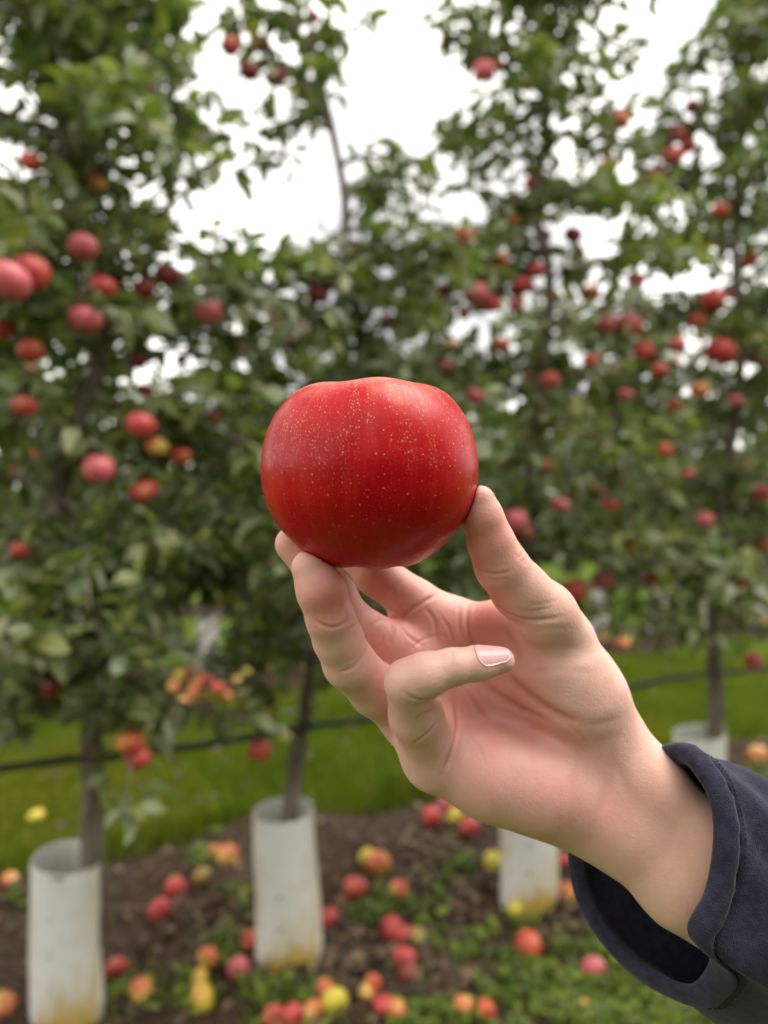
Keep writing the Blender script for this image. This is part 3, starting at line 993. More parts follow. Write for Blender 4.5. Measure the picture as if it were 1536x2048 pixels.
APPLE_SH = [apple_mesh('apple', q, 0.82 + 0.05 * q) for q in range(4)]
APPLE_DATA = {}
for key, m in AM.items():
    for q in range(4):
        V, Q = APPLE_SH[q]
        APPLE_DATA[key, q] = mesh_np('apple', V * 0.075, Q, m)
sv, sf = tube(np.array([[0, 0, 0.018], [0.001, 0, 0.028], [0.004, 0.001, 0.040], [0.008, 0.002, 0.047]]), [0.0016, 0.0013, 0.0013, 0.0022], 6)
STEM_DATA = mesh_np('stalk', sv, sf, STEM)
cv, cf = [], []
for q in range(5):
    a = q * 1.2566
    cv.append(np.array([[0.0, 0, -0.0245], [0.006 * math.cos(a - .4), 0.006 * math.sin(a - .4), -0.0265], [0.009 * math.cos(a), 0.009 * math.sin(a), -0.0295], [0.006 * math.cos(a + .4), 0.006 * math.sin(a + .4), -0.0265]]))
    cf.append([4 * q, 4 * q + 1, 4 * q + 2, 4 * q + 3])
CALYX_DATA = mesh_np('calyx', np.vstack(cv), np.array(cf), STEM)


def apple(pos, w, col, label, group, rot, parts=True, cat='apple'):
    o = link(bpy.data.objects.new('apple', APPLE_DATA[col, random.randrange(4)]))
    o.location = pos
    o.rotation_euler = rot
    o.scale = (w / 0.077,) * 3
    tag(o, label, cat, group)
    if parts:
        link(bpy.data.objects.new('stalk', STEM_DATA), o)
        link(bpy.data.objects.new('calyx', CALYX_DATA), o)
    return o


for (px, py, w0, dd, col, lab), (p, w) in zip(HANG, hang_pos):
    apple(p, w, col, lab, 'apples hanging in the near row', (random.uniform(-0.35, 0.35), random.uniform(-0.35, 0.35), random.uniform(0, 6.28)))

rng = np.random.default_rng(31)
random.seed(31)
for (px, py) in ((1000, 690), (1100, 760), (1180, 720), (1250, 790), (1320, 740), (1400, 780), (1470, 800), (1330, 900), (1220, 1010), (1480, 930), (1410, 1040), (1120, 1010), (1260, 1100), (1000, 520),
                 (1240, 240), (1440, 420), (1340, 520), (930, 470), (1500, 520), (1220, 330)):
    d = row_depth(px) - rng.uniform(0.1, 0.3)
    apple(P(px, py, d), rng.uniform(0.048, 0.064), random.choice(['r', 'r', 'ro', 'p']), 'small red apple half hidden among the leaves of the third and fourth tree',
          'half hidden apples of the third and fourth tree', (random.uniform(-.4, .4), random.uniform(-.4, .4), random.uniform(0, 6.28)))

# apples of the second row, too small to tell apart
rng = np.random.default_rng(8)
random.seed(8)
for q in range(110):
    c = far_br[rng.integers(0, len(far_br))]
    p = c[rng.integers(len(c) // 2, len(c))] + np.array([rng.normal() * 0.04 + 0.16 * NR[0] * -1, -0.22 + rng.normal() * 0.05, -0.05])
    if p[2] < 0.7:
        continue
    apple(p, rng.uniform(0.06, 0.08), random.choice(['r', 'r', 'p', 'ro', 'd', 'o']), 'small blurred apple hanging in the second row of trees',
          'apples hanging in the second row', (random.uniform(-.3, .3), random.uniform(-.3, .3), random.uniform(0, 6.28)), False)

FALL = [
    (72, 1633, 34, 'y', 'yellow orange apple lying alone on the lawn at the left'),
    (20, 1760, 32, 'o', 'small orange apple left of the first tree guard'),
    (4, 2010, 52, 'o', 'orange apple cut by the left edge beside the first tree guard'),
    (350, 1775, 42, 'r', 'red apple lying on bare soil, upper one of a red pair'),
    (320, 1819, 45, 'r', 'red apple lying on bare soil, lower one of a red pair'),
    (403, 1752, 38, 'g', 'pale tan apple lying on bare soil right of the red pair'),
    (456, 1713, 46, 'o', 'orange apple on the soil at the lawn edge left of the middle guard'),
    (432, 1708, 34, 'ro', 'small red apple touching the orange one at the lawn edge'),
    (232, 1936, 44, 'r', 'red apple just right of the first tree guard'),
    (281, 1983, 52, 'o', 'orange yellow apple below the red one by the first guard'),
    (400, 1960, 42, 'y', 'yellow apple with red tip, upper one of a yellow pair'),
    (404, 1996, 56, 'y', 'large bright yellow apple, lower one of a yellow pair'),
    (416, 1915, 42, 'o', 'yellow and red apple leaning on a leaf above the yellow pair'),
    (478, 1936, 44, 'p', 'pinkish red apple left of the foot of the middle guard'),
    (499, 1881, 40, 'ro', 'orange red apple touching the left side of the middle guard'),
    (757, 1727, 52, 'o', 'orange apple on bare soil right of the middle guard'),
    (736, 1715, 36, 'y', 'yellow apple tucked behind the orange one right of the middle guard'),
    (711, 1776, 48, 'r', 'deep red apple right of the middle guard on dark soil'),
    (797, 1781, 40, 'ro', 'orange red apple on dark soil right of the deep red one'),
    (658, 1838, 42, 'r', 'red apple touching the right side of the middle guard'),
    (681, 1808, 30, 'd', 'small dark red apple between the middle guard and the deep red one'),
    (784, 1856, 46, 'r', 'red apple, left one of a touching pair below the orange red one'),
    (804, 1868, 42, 'r', 'red apple, right one of a touching pair below the orange red one'),
    (808, 1912, 48, 'r', 'red apple, upper one of a shaded pair on the soil'),
    (814, 1940, 44, 'd', 'dark red apple, lower one of a shaded pair on the soil'),
    (836, 1873, 36, 'g', 'olive coloured apple on the soil beside the touching red pair'),
    (863, 1634, 42, 'r', 'red apple, left one of the heap below the palm'),
    (895, 1606, 36, 'p', 'pink apple at the back of the heap below the palm'),
    (925, 1607, 40, 'ro', 'orange red apple at the back right of the heap below the palm'),
    (910, 1633, 36, 'y', 'yellow apple in the middle of the heap below the palm'),
    (940, 1653, 44, 'r', 'bright red apple in front of the heap below the palm'),
    (985, 1723, 40, 'y', 'greenish yellow apple left of the stained guard'),
    (1030, 1823, 42, 'y', 'yellow apple at the foot of the stained guard'),
    (1056, 1890, 56, 'ro', 'large orange red apple on green weeds below the stained guard'),
    (1187, 1938, 50, 'p', 'dusty pink apple with its eye turned up beside the sleeve'),
    (1126, 1722, 32, 'r', 'small red apple between the stained guard and the sleeve'),
    (1134, 1784, 38, 'o', 'orange apple right of the foot of the stained guard'),
    (1516, 1510, 38, 'o', 'orange apple on soil above the sleeve at the right edge'),
    (668, 2002, 54, 'y', 'yellow apple with its eye towards the camera at the bottom edge'),
    (626, 2022, 44, 'o', 'orange apple left of the yellow one at the bottom edge'),
    (652, 1982, 46, 'ro', 'orange red apple behind the yellow one at the bottom edge'),
    (548, 2034, 46, 'r', 'red apple, left one of a red pair at the bottom edge'),
    (586, 2030, 46, 'r', 'red apple, right one of a red pair at the bottom edge'),
    (796, 2022, 44, 'ro', 'orange red apple at the bottom edge below the shaded pair'),
    (768, 2010, 44, 'r', 'red apple behind the orange red one at the bottom edge'),
    (746, 1966, 34, 'ro', 'small orange red apple above the red one at the bottom edge'),
    (733, 1985, 32, 'o', 'small orange apple beside the small orange red one'),
    (929, 2013, 46, 'o', 'yellow orange apple at the bottom edge under the weeds'),
    (969, 2022, 42, 'ro', 'red orange apple right of the yellow orange one at the bottom edge'),
    (1168, 2016, 32, 'o', 'small orange apple under weeds below the dusty pink one'),
    (1326, 1996, 38, 'ro', 'orange red apple just under the rim of the sleeve'),
    (570, 1471, 24, 'y', 'small yellow apple on the lawn just below the hose'),
    (540, 1422, 16, 'y', 'tiny yellow apple on the lawn above the hose'),
    (1243, 1283, 34, 'o', 'orange apple lying across the grass right of the thumb base'),
]
rng = np.random.default_rng(9)
random.seed(9)
for (px, py, w0, col, lab) in FALL:
    d = CAM_H * FPX / (py - HY)
    for _ in range(4):
        w = w0 * d / FPX
        q = P(px, py, d)
        zc = float(soil_h(q[0], q[1])) + w * 0.36
        d = (CAM_H - zc) * FPX / (py - HY)
    q = P(px, py, d)
    apple(q, w, col, lab, 'windfall apples on the ground', (random.uniform(-1.8, 1.8), random.uniform(-1.2, 1.2), random.uniform(0, 6.28)))
HEAP = [(360, 1375, 24, 'o'), (384, 1350, 22, 'ro'), (368, 1358, 22, 'y'), (394, 1370, 26, 'ro'), (426, 1378, 28, 'ro'), (405, 1352, 22, 'o'), (456, 1366, 24, 'o'),
        (376, 1400, 24, 'o'), (404, 1402, 22, 'p'), (441, 1391, 20, 'o'), (345, 1362, 22, 'y'), (340, 1406, 22, 'y'), (434, 1426, 18, 'o'), (415, 1362, 20, 'p'), (388, 1385, 22, 'o')]
for (px, py, w0, col) in HEAP:
    px, py = 398 + (px - 398) * 1.35, 1382 + (py - 1382) * 1.25
    q = G(px, py, 0.05)
    apple(q, w0 * q[1] / FPX, col, 'small windfall apple in the heap at the foot of the second row guard', 'windfall heap across the grass',
          (random.uniform(-2, 2), random.uniform(-1, 1), random.uniform(0, 6)), False)
for q in range(60):
    s = rng.uniform(-2.5, 6.5)
    w = ROW_GAP + rng.normal() * 0.25
    b = row_pt(s, w)
    if abs(b[0] / b[1]) > 0.52:
        continue
    apple((b[0], b[1], 0.055), rng.uniform(0.055, 0.075), random.choice(['o', 'ro', 'r', 'p', 'y']), 'tiny windfall apple lying under the second row of trees',
          'windfalls under the second row', (random.uniform(-2, 2), random.uniform(-1, 1), random.uniform(0, 6)), False)

# ------------------------------------------------------------------ grass, weeds, litter
def blades(name, xy, h, wdt, tint, mat, z=0.0, bend=0.5):
    n = len(xy)
    a = rng.uniform(0, 2 * math.pi, n)
    u = np.stack([np.cos(a), np.sin(a), np.zeros(n)], -1)
    ln = rng.uniform(0, bend, n)[:, None] * np.stack([-np.sin(a), np.cos(a), np.zeros(n)], -1)
    b = np.column_stack([xy, np.broadcast_to(z, n)])
    up = np.array([0, 0, 1.0])
    h = h[:, None]
    w = (np.broadcast_to(wdt, n))[:, None]
    V = np.stack([b - u * w, b + u * w, b + u * w * 0.7 + (up * 0.6 + ln * 0.35) * h, b - u * w * 0.7 + (up * 0.6 + ln * 0.35) * h, b + (up + ln) * h], 1)
    o = (np.arange(n) * 5)[:, None]
    F4 = np.array([[0, 1, 2, 3]]) + o
    F3 = np.array([[3, 2, 4]]) + o
    return mesh_np(name, V.reshape(-1, 3), [F4, F3], mat, True, {'tint': np.repeat(tint, 5, 0)})


rng = np.random.default_rng(21)
n = 150000
dd = rng.uniform(2.3, 6.4, n)
xx = rng.uniform(-0.62, 0.62, n) * dd
s, w = row_sd(xx, dd)
wob = 0.95 * (1 + 0.10 * np.sin(3.1 * s + 1.0) + 0.07 * np.sin(7.7 * s))
ok = (w > wob * 0.93 + rng.normal(size=n) * 0.035) & (w < ROW_GAP - 0.50 + rng.normal(size=n) * 0.05)
xx, dd, w, s = xx[ok], dd[ok], w[ok], s[ok]
n = len(xx)
gt = np.array([[0.070, 0.145, 0.005], [0.100, 0.185, 0.006], [0.135, 0.215, 0.009], [0.170, 0.205, 0.022]])[rng.integers(0, 4, n)] * rng.uniform(0.7, 1.2, (n, 1))
patch = (np.sin(2.1 * xx + 1.3 * dd) * np.sin(1.7 * dd - 0.8 * xx + 1) > 0.25)
gt *= np.array([1.36, 1.10, 0.95])
gt[patch] = gt[patch] * np.array([1.35, 1.08, 1.2])
pn = np.sin(5.3 * xx + 2.2 * dd + 1.1 * np.sin(3 * xx)) * np.sin(4.1 * dd - 2.7 * xx + 0.7)
gt *= (1 - 0.22 * np.clip(pn, 0, 1))[:, None]
dry = rng.random(n) < 0.06 + 0.10 * np.clip(-pn, 0, 1)
gt[dry] = np.array([0.24, 0.21, 0.07]) * rng.uniform(0.7, 1.2, (dry.sum(), 1))
hgt = rng.uniform(0.02, 0.06, n) * (1 + 0.35 * pn) * (1 + 0.9 * np.exp(-((w - 0.95) / 0.15) ** 2))
me = blades('grass', np.stack([xx, dd], -1), hgt, 0.0035, gt, BLADE)
tag(link(bpy.data.objects.new('grass', me)), 'mown green grass of the alley between the rows', 'grass', kind='stuff')

# weeds on the soil strip: rosettes of small leaves, thick to the lower right
rng = np.random.default_rng(22)
cent = []
for (px, py, r, m) in [(1100, 1960, 140, 16), (980, 1880, 90, 6), (1260, 2010, 160, 44), (1000, 2020, 150, 12), (730, 1830, 40, 5), (760, 1800, 25, 3), (530, 1990, 70, 6),
                       (450, 1915, 30, 5), (250, 2010, 60, 4), (200, 2030, 30, 3), (880, 1900, 70, 5), (830, 1800, 60, 4), (930, 1740, 40, 4), (1400, 2040, 120, 50),
                       (650, 2040, 120, 8), (860, 2040, 90, 10), (370, 1990, 40, 4), (480, 1800, 120, 6), (90, 1840, 90, 6), (420, 1700, 60, 5), (1480, 1560, 60, 12)]:
    for _ in range(m):
        a, q = rng.uniform(0, 6.28), math.sqrt(rng.random()) * r
        y_ = min(py + q * math.sin(a) * 0.6, 2150)
        cent.append(G(px + q * math.cos(a), max(y_, 1500), 0.02))
pos, ax, nm, sz = [], [], [], []
for c in cent:
    zb = float(soil_h(c[0], c[1]))
    for _ in range(rng.integers(7, 16)):
        a = rng.uniform(0, 6.28)
        e = np.array([math.cos(a), math.sin(a), rng.uniform(0.1, 0.9)])
        e /= np.linalg.norm(e)
        pos.append([c[0] + rng.normal() * 0.018, c[1] + rng.normal() * 0.018, zb + rng.uniform(0, 0.03)])
        ax.append(e)
        nm.append(np.array([rng.normal() * 0.3, rng.normal() * 0.3, 1]))
        sz.append(rng.uniform(0.018, 0.05))
n = len(pos)
wt = np.array([[0.130, 0.210, 0.015], [0.180, 0.255, 0.020], [0.215, 0.270, 0.025], [0.10, 0.15, 0.03]])[rng.integers(0, 4, n)] * rng.uniform(0.6, 1.15, (n, 1))
me = leaf_mesh('weeds', np.array(pos), frames(np.array(ax), np.array(nm)), np.array(sz), wt, WEED)
tag(link(bpy.data.objects.new('weeds', me)), 'low bright green weeds creeping over the soil strip', 'weeds', kind='stuff')

# coarse grass tufts among the weeds
n = 1500
cx = rng.choice(len(cent), n)
cc = np.array(cent)[cx][:, :2] + rng.normal(size=(n, 2)) * 0.06
tt = np.array([[0.11, 0.17, 0.02], [0.16, 0.21, 0.03], [0.22, 0.21, 0.06], [0.08, 0.13, 0.02]])[rng.integers(0, 4, n)]
fl = np.array([G(q[0], q[1], 0.03)[:2] for q in FALL])
ok = np.array([np.min(np.linalg.norm(fl - np.array([0, 0.05]) - c_, axis=1)) > 0.055 for c_ in cc])
cc, tt = cc[ok], tt[ok]
n = len(cc)
me = blades('coarse_grass', cc, rng.uniform(0.02, 0.07, n), 0.003, tt, BLADE, soil_h(cc[:, 0], cc[:, 1]), 1.2)
tag(link(bpy.data.objects.new('coarse_grass', me)), 'coarse grass tufts growing among the weeds on the soil', 'grass', kind='stuff')

# dead leaves and bits
n = 5200
s = rng.uniform(-3, 5, n)
w = rng.uniform(-0.95, 0.95, n)
pc = np.array([G(q[0], q[1])[:2] for q in ((880, 1800), (870, 1720), (1190, 1860), (900, 1950), (480, 1880), (640, 1960), (1000, 1760))])
pk = rng.choice(len(pc), 900)
cl_xy = pc[pk] + rng.normal(size=(900, 2)) * 0.075
xy = R0 + s[:, None] * E + w[:, None] * NR
xy[:900] = cl_xy
k_ = slice(900, 1250)                                             # a few blown onto the grass
xy[k_] = R0 + s[k_, None] * E + rng.uniform(1.0, 3.0, 350)[:, None] * NR
fx = soil_h(xy[:, 0], xy[:, 1])
fx[k_] += 0.035
pos = np.column_stack([xy, fx + rng.uniform(0.002, 0.02, n)])
a = rng.uniform(0, 6.28, n)
ax = np.stack([np.cos(a), np.sin(a), rng.normal(size=n) * 0.25], -1)
nm = np.column_stack([rng.normal(size=(n, 2)) * 0.5, np.ones(n)])
lt = np.array([[0.10, 0.062, 0.036], [0.16, 0.10, 0.055], [0.24, 0.16, 0.085], [0.055, 0.036, 0.024], [0.20, 0.17, 0.07]])[rng.choice(5, n, p=[.3, .25, .12, .25, .08])]
lt[:900] *= 1.35
lt = lt * rng.uniform(0.7, 1.2, (n, 1))
me = leaf_mesh('fallen_leaves', pos, frames(ax, nm), rng.uniform(0.02, 0.062, n), lt * 0.95, LITTER)
tag(link(bpy.data.objects.new('fallen_leaves', me)), 'brown dead leaves scattered over the bare soil', 'dead leaves', kind='stuff')
n = 260
s = rng.uniform(-2, 4, n)
w = rng.uniform(-0.9, 0.9, n)
parts = []
for q in range(n):
    b = row_pt(s[q], w[q])
    a = rng.uniform(0, 6.28)
    l_ = rng.uniform(0.04, 0.2)
    z = float(soil_h(b[0], b[1])) + 0.006
    p0 = np.array([b[0], b[1], z])
    e = np.array([math.cos(a), math.sin(a), rng.normal() * 0.06])
    parts.append(tube(np.array([p0, p0 + e * l_ * 0.5 + [0, 0, 0.006], p0 + e * l_]), [0.003, 0.0025, 0.0015], 4, 0, False))
V, F = merge(parts)
tag(link(bpy.data.objects.new('twig_litter', mesh_np('twig_litter', V, F, BARK))), 'thin dry twigs littering the soil strip', 'twigs', kind='stuff')

# ------------------------------------------------------------------ the held apple
AC = P(738, 940, 0.31)
MM = 0.31 / FPX                                            # metres per photograph pixel at the apple
PROF = np.array([(0, -158), (26, -176), (46, -188), (68, -191), (93, -184), (117, -171), (138, -156), (156, -139), (182, -110), (198, -83), (207, -60), (213.5, -25), (215.5, 8),
                 (211, 42), (199, 84), (186, 110), (170, 131), (155, 146), (139, 156), (120, 163), (98, 167), (76, 167), (48, 159), (24, 140), (0, 112)], dtype=float)
_phi = np.arctan2(PROF[:, 1], PROF[:, 0])
_rad = np.hypot(PROF[:, 0], PROF[:, 1])
_pf = np.linspace(-math.pi / 2, math.pi / 2, 721)
_rf = np.interp(_pf, _phi, _rad)
_ker = np.exp(-np.linspace(-2, 2, 21) ** 2)
_ker /= _ker.sum()
_rf = np.convolve(np.pad(_rf, 10, mode='reflect'), _ker, mode='valid') * MM


def apple_R(phi, th):
    R = np.interp(phi, _pf, _rf)
    top = np.clip((np.sin(phi) - 0.25) / 0.6, 0, 1)
    bot = np.clip((-np.sin(phi) - 0.45) / 0.5, 0, 1)
    c = np.cos(phi)
    return R * (1 + (0.014 * np.cos(5 * th + 0.6) + 0.008 * np.cos(2 * th + 2.3)) * top * np.clip(c * 2.2, 0, 1)
                + 0.012 * np.cos(5 * th + 0.2) * bot * np.clip(c * 2.2, 0, 1) + 0.008 * np.cos(th + 0.4) * c + 0.005 * np.cos(3 * th + 1.9) * c)


def sd_apple(X, Y, Z):
    x, y, z = X - AC[0], Y - AC[1], Z - AC[2]
    r = np.hypot(x, y)
    rho = np.sqrt(r * r + z * z)
    return (rho - apple_R(np.arctan2(z, r), np.arctan2(y, x))) * 0.97


def mat_held():
    m, t, b, o = new_mat('held_apple_skin')
    tcn = t.nodes.new('ShaderNodeTexCoord')
    uv = tcn.outputs['UV']
    ob = tcn.outputs['Object']

    def map_(src, sc):
        mp = N(t, 'Mapping')
        mp.inputs['Scale'].default_value = sc
        t.links.new(src, mp.inputs[0])
        return mp.outputs[0]

    def nz_(src, scale, det=3, rough=0.55):
        q = N(t, 'TexNoise')
        q.inputs['Scale'].default_value = scale
        q.inputs['Detail'].default_value = det
        q.inputs['Roughness'].default_value = rough
        t.links.new(src, q.inputs['Vector'])
        return q.outputs[0]
    sep = N(t, 'SeparateXYZ')
    t.links.new(ob, sep.inputs[0])
    z = sep.outputs[2]
    zt = math_n(t, 'MULTIPLY', z, 1 / 0.038)                 # -1 .. 1 up the fruit
    # broad blush and vertical flecks
    n1 = nz_(ob, 38, 3)
    st = nz_(map_(uv, (60, 2.6, 1)), 1.0, 4, 0.6)
    c = mixc(t, ramp(t, n1, [(0.35, 0.0), (0.68, 1.0)]), (0.40, 0.0016, 0.0040), (0.48, 0.006, 0.011))
    c = mixc(t, ramp(t, st, [(0.50, 0.0), (0.74, 0.30)]), c, (0.58, 0.055, 0.038))
    # ground colour shows through round the stalk
    k = math_n(t, 'ADD', zt, math_n(t, 'MULTIPLY', math_n(t, 'SUBTRACT', n1, 0.5), 0.9))
    k = math_n(t, 'ADD', k, math_n(t, 'MULTIPLY', math_n(t, 'SUBTRACT', st, 0.5), 0.55))
    up_m = N(t, 'MapRange')
    t.links.new(k, up_m.inputs[0])
    up_m.inputs[1].default_value = 0.66
    up_m.inputs[2].default_value = 1.12
    c = mixc(t, math_n(t, 'MULTIPLY', up_m.outputs[0], 0.50, True), c, (0.64, 0.28, 0.12))
    # lenticels: pale pores in two sizes
    def pores(cell, r0, r1, seed):
        """Pale pores about one per cell (metres), laid out over the skin."""
        v = N(t, 'TexVoronoi')
        v.voronoi_dimensions = '2D'
        v.inputs['Scale'].default_value = 1.0
        mp = N(t, 'Mapping')
        mp.inputs['Location'].default_value = (seed, seed * 0.7, 0)
        mp.inputs['Scale'].default_value = (0.27 / cell, 0.135 / cell, 1)
        t.links.new(uv, mp.inputs[0])
        t.links.new(mp.outputs[0], v.inputs['Vector'])
        sc_ = N(t, 'SeparateColor')
        t.links.new(v.outputs['Color'], sc_.inputs[0])
        rad_ = math_n(t, 'MULTIPLY', math_n(t, 'POWER', sc_.outputs[0], 2.5), r1)
        rad_ = math_n(t, 'ADD', rad_, r0)
        q = math_n(t, 'SUBTRACT', rad_, v.outputs['Distance'])
        mr = N(t, 'MapRange')
        t.links.new(q, mr.inputs[0])
        mr.inputs[1].default_value = -0.02
        mr.inputs[2].default_value = 0.06
        return mr.outputs[0]
    p1 = math_n(t, 'MULTIPLY', pores(0.0029, 0.012, 0.125, 0.3), ramp(t, nz_(ob, 75, 2), [(0.36, 0.40), (0.56, 1.0)]))
    p2 = pores(0.0016, 0.035, 0.13, 3.1)
    tmask = N(t, 'MapRange')
    t.links.new(zt, tmask.inputs[0])
    tmask.inputs[1].default_value = -1.1
    tmask.inputs[2].default_value = 0.9
    tmask.inputs[3].default_value = 0.30
    tmask.inputs[4].default_value = 1.0
    c = mixc(t, math_n(t, 'MULTIPLY', p1, math_n(t, 'MULTIPLY', tmask.outputs[0], 0.85), True), c, (0.74, 0.40, 0.30))
    c = mixc(t, math_n(t, 'MULTIPLY', p2, math_n(t, 'MULTIPLY', tmask.outputs[0], 0.50), True), c, (0.66, 0.28, 0.18))
    # russet streaks running down from the shoulder
    a = nz_(map_(uv, (30, 3.0, 1)), 1.0, 4, 0.7)
    a = ramp(t, a, [(0.505, 0.0), (0.57, 1.0)])
    f = pores(0.0011, 0.10, 0.34, 5.7)
    hi = N(t, 'MapRange')
    t.links.new(zt, hi.inputs[0])
    hi.inputs[1].default_value = -0.15
    hi.inputs[2].default_value = 0.85
    r_ = math_n(t, 'MULTIPLY', math_n(t, 'MULTIPLY', a, f), hi.outputs[0], True)
    c = mixc(t, math_n(t, 'MULTIPLY', r_, 0.75), c, (0.72, 0.40, 0.20))
    t.links.new(c, b.inputs['Base Color'])
    rg = nz_(ob, 160, 3)
    t.links.new(ramp(t, rg, [(0.3, 0.24), (0.7, 0.36)]), b.inputs['Roughness'])
    b.inputs['Specular IOR Level'].default_value = 0.20
    b.inputs['Subsurface Weight'].default_value = 0.06
    b.inputs['Subsurface Radius'].default_value = (0.004, 0.001, 0.001)
    b.inputs['Subsurface Scale'].default_value = 1.0
    hgt = math_n(t, 'ADD', math_n(t, 'MULTIPLY', p1, 0.5), math_n(t, 'MULTIPLY', nz_(ob, 120, 3), 1.2))
    bump(t, b, hgt, 0.10, 0.0009)
    return m


nu, nv = 160, 120
ph = np.linspace(-math.pi / 2, math.pi / 2, nv)
th = np.linspace(0, 2 * math.pi, nu + 1) + math.pi / 2       # texture seam faces away
PH, TH = np.meshgrid(ph, th, indexing='ij')
RR = apple_R(PH, TH)
V = np.stack([RR * np.cos(PH) * np.cos(TH), RR * np.cos(PH) * np.sin(TH), RR * np.sin(PH)], -1).reshape(-1, 3)
i, j = np.meshgrid(np.arange(nv - 1), np.arange(nu), indexing='ij')
Q = np.stack([i * (nu + 1) + j, i * (nu + 1) + j + 1, (i + 1) * (nu + 1) + j + 1, (i + 1) * (nu + 1) + j], -1).reshape(-1, 4)
UVc = np.stack([(TH - math.pi / 2) / (2 * math.pi), (PH + math.pi / 2) / math.pi], -1).reshape(-1, 2)
ha = link(bpy.data.objects.new('apple', mesh_np('apple', V, Q, mat_held(), True, None, UVc)))
ha.location = AC
tag(ha, 'large glossy red speckled apple held up between thumb and fingers', 'apple')
sv, sf = tube(np.array([[0, 0, 0.0215], [0.0006, 0, 0.025], [0.0016, 0.001, 0.029], [0.003, 0.0015, 0.031]]), [0.0016, 0.0013, 0.0013, 0.002], 10)
link(bpy.data.objects.new('stalk', mesh_np('stalk', sv, sf, STEM)), ha)

# ------------------------------------------------------------------ the hand: one continuous skin grown from a distance field
HV = 0.00070
lo = np.array([-0.052, 0.235, 1.06])
hi_ = np.array([0.185, 0.385, 1.312])
DIM = np.ceil((hi_ - lo) / HV).astype(int)
GX = (lo[0] + HV * np.arange(DIM[0])).astype(np.float32)[:, None, None]
GY = (lo[1] + HV * np.arange(DIM[1])).astype(np.float32)[None, :, None]
GZ = (lo[2] + HV * np.arange(DIM[2])).astype(np.float32)[None, None, :]


def smin(a, b, k):
    h = np.maximum(k - np.abs(a - b), 0) / k
    return np.minimum(a, b) - h * h * (k * 0.25)


def cone_into(F, a, b, ra, rb, k, flat=None):
    """Blend a tapered capsule into field F (flat = (direction, factor): thinner along a direction)."""
    m = 0.014
    mn = np.minimum(a - ra, b - rb) - m
    mx_ = np.maximum(a + ra, b + rb) + m
    i0 = np.clip(((mn - lo) / HV).astype(int), 0, DIM)
    i1 = np.clip(((mx_ - lo) / HV).astype(int) + 2, 0, DIM)
    if (i1 <= i0).any():
        return
    sl = tuple(slice(p, q) for p, q in zip(i0, i1))
    x, y, z = GX[sl[0]] - np.float32(a[0]), GY[:, sl[1]] - np.float32(a[1]), GZ[:, :, sl[2]] - np.float32(a[2])
    ba = (b - a).astype(np.float32)
    L2 = float(ba @ ba) + 1e-12
    t = np.clip((x * ba[0] + y * ba[1] + z * ba[2]) / L2, 0, 1)
    dx, dy, dz = x - ba[0] * t, y - ba[1] * t, z - ba[2] * t
    if flat is not None:
        n, f = flat
        q = dx * n[0] + dy * n[1] + dz * n[2]
        e = np.float32(1 / f - 1)
        dx, dy, dz = dx + q * e * n[0], dy + q * e * n[1], dz + q * e * n[2]
    d = np.sqrt(dx * dx + dy * dy + dz * dz) - np.float32(ra) - np.float32(rb - ra) * t
    if flat is not None:
        d = d * np.float32(0.5 + 0.5 * flat[1])
    F[sl] = smin(F[sl], d.astype(np.float32), k)


def field(chain, k):
    F = np.full(tuple(DIM), 0.05, dtype=np.float32)
    for (p, q) in chain:
        cone_into(F, P(*p[:3]), P(*q[:3]), p[3] * 1e-3, q[3] * 1e-3, k)
    return F


def seq(*j):
    return list(zip(j[:-1], j[1:]))


# joints: (column, line, depth, radius in mm)
THUMB = seq((961, 999, 0.3035, 5.6), (966, 1035, 0.305, 7.5), (982, 1085, 0.308, 8.8), (1003, 1132, 0.312, 10.2), (1040, 1180, 0.317, 11.3), (1090, 1226, 0.3225, 12.4), (1130, 1280, 0.331, 13.0))
INDEX = seq((905, 1252, 0.352, 10.8), (830, 1205, 0.350, 10.4), (752, 1148, 0.350, 9.6), (722, 1110, 0.354, 9.4), (684, 1050, 0.364, 8.6), (655, 990, 0.366, 7.2))
MIDDLE = seq((850, 1335, 0.3475, 11.0), (770, 1288, 0.338, 10.4), (694, 1240, 0.328, 9.6), (668, 1190, 0.324, 9.2), (632, 1138, 0.3225, 8.6), (585, 1088, 0.3225, 7.4))
RING = seq((812, 1428, 0.338, 11.4), (752, 1380, 0.326, 10.8), (698, 1326, 0.313, 10.2), (676, 1278, 0.3065, 9.6), (661, 1238, 0.3015, 9.1), (642, 1180, 0.2985, 9.2), (622, 1137, 0.2985, 7.6))
PINKY_A = seq((868, 1512, 0.328, 12.5), (832, 1430, 0.312, 10.4), (815, 1366, 0.2985, 8.8))
PINKY_B = seq((815, 1362, 0.2985, 8.6), (850, 1351, 0.2970, 8.5), (905, 1334, 0.2985, 6.9), (955, 1327, 0.3015, 6.5), (1003, 1321, 0.3045, 5.3))

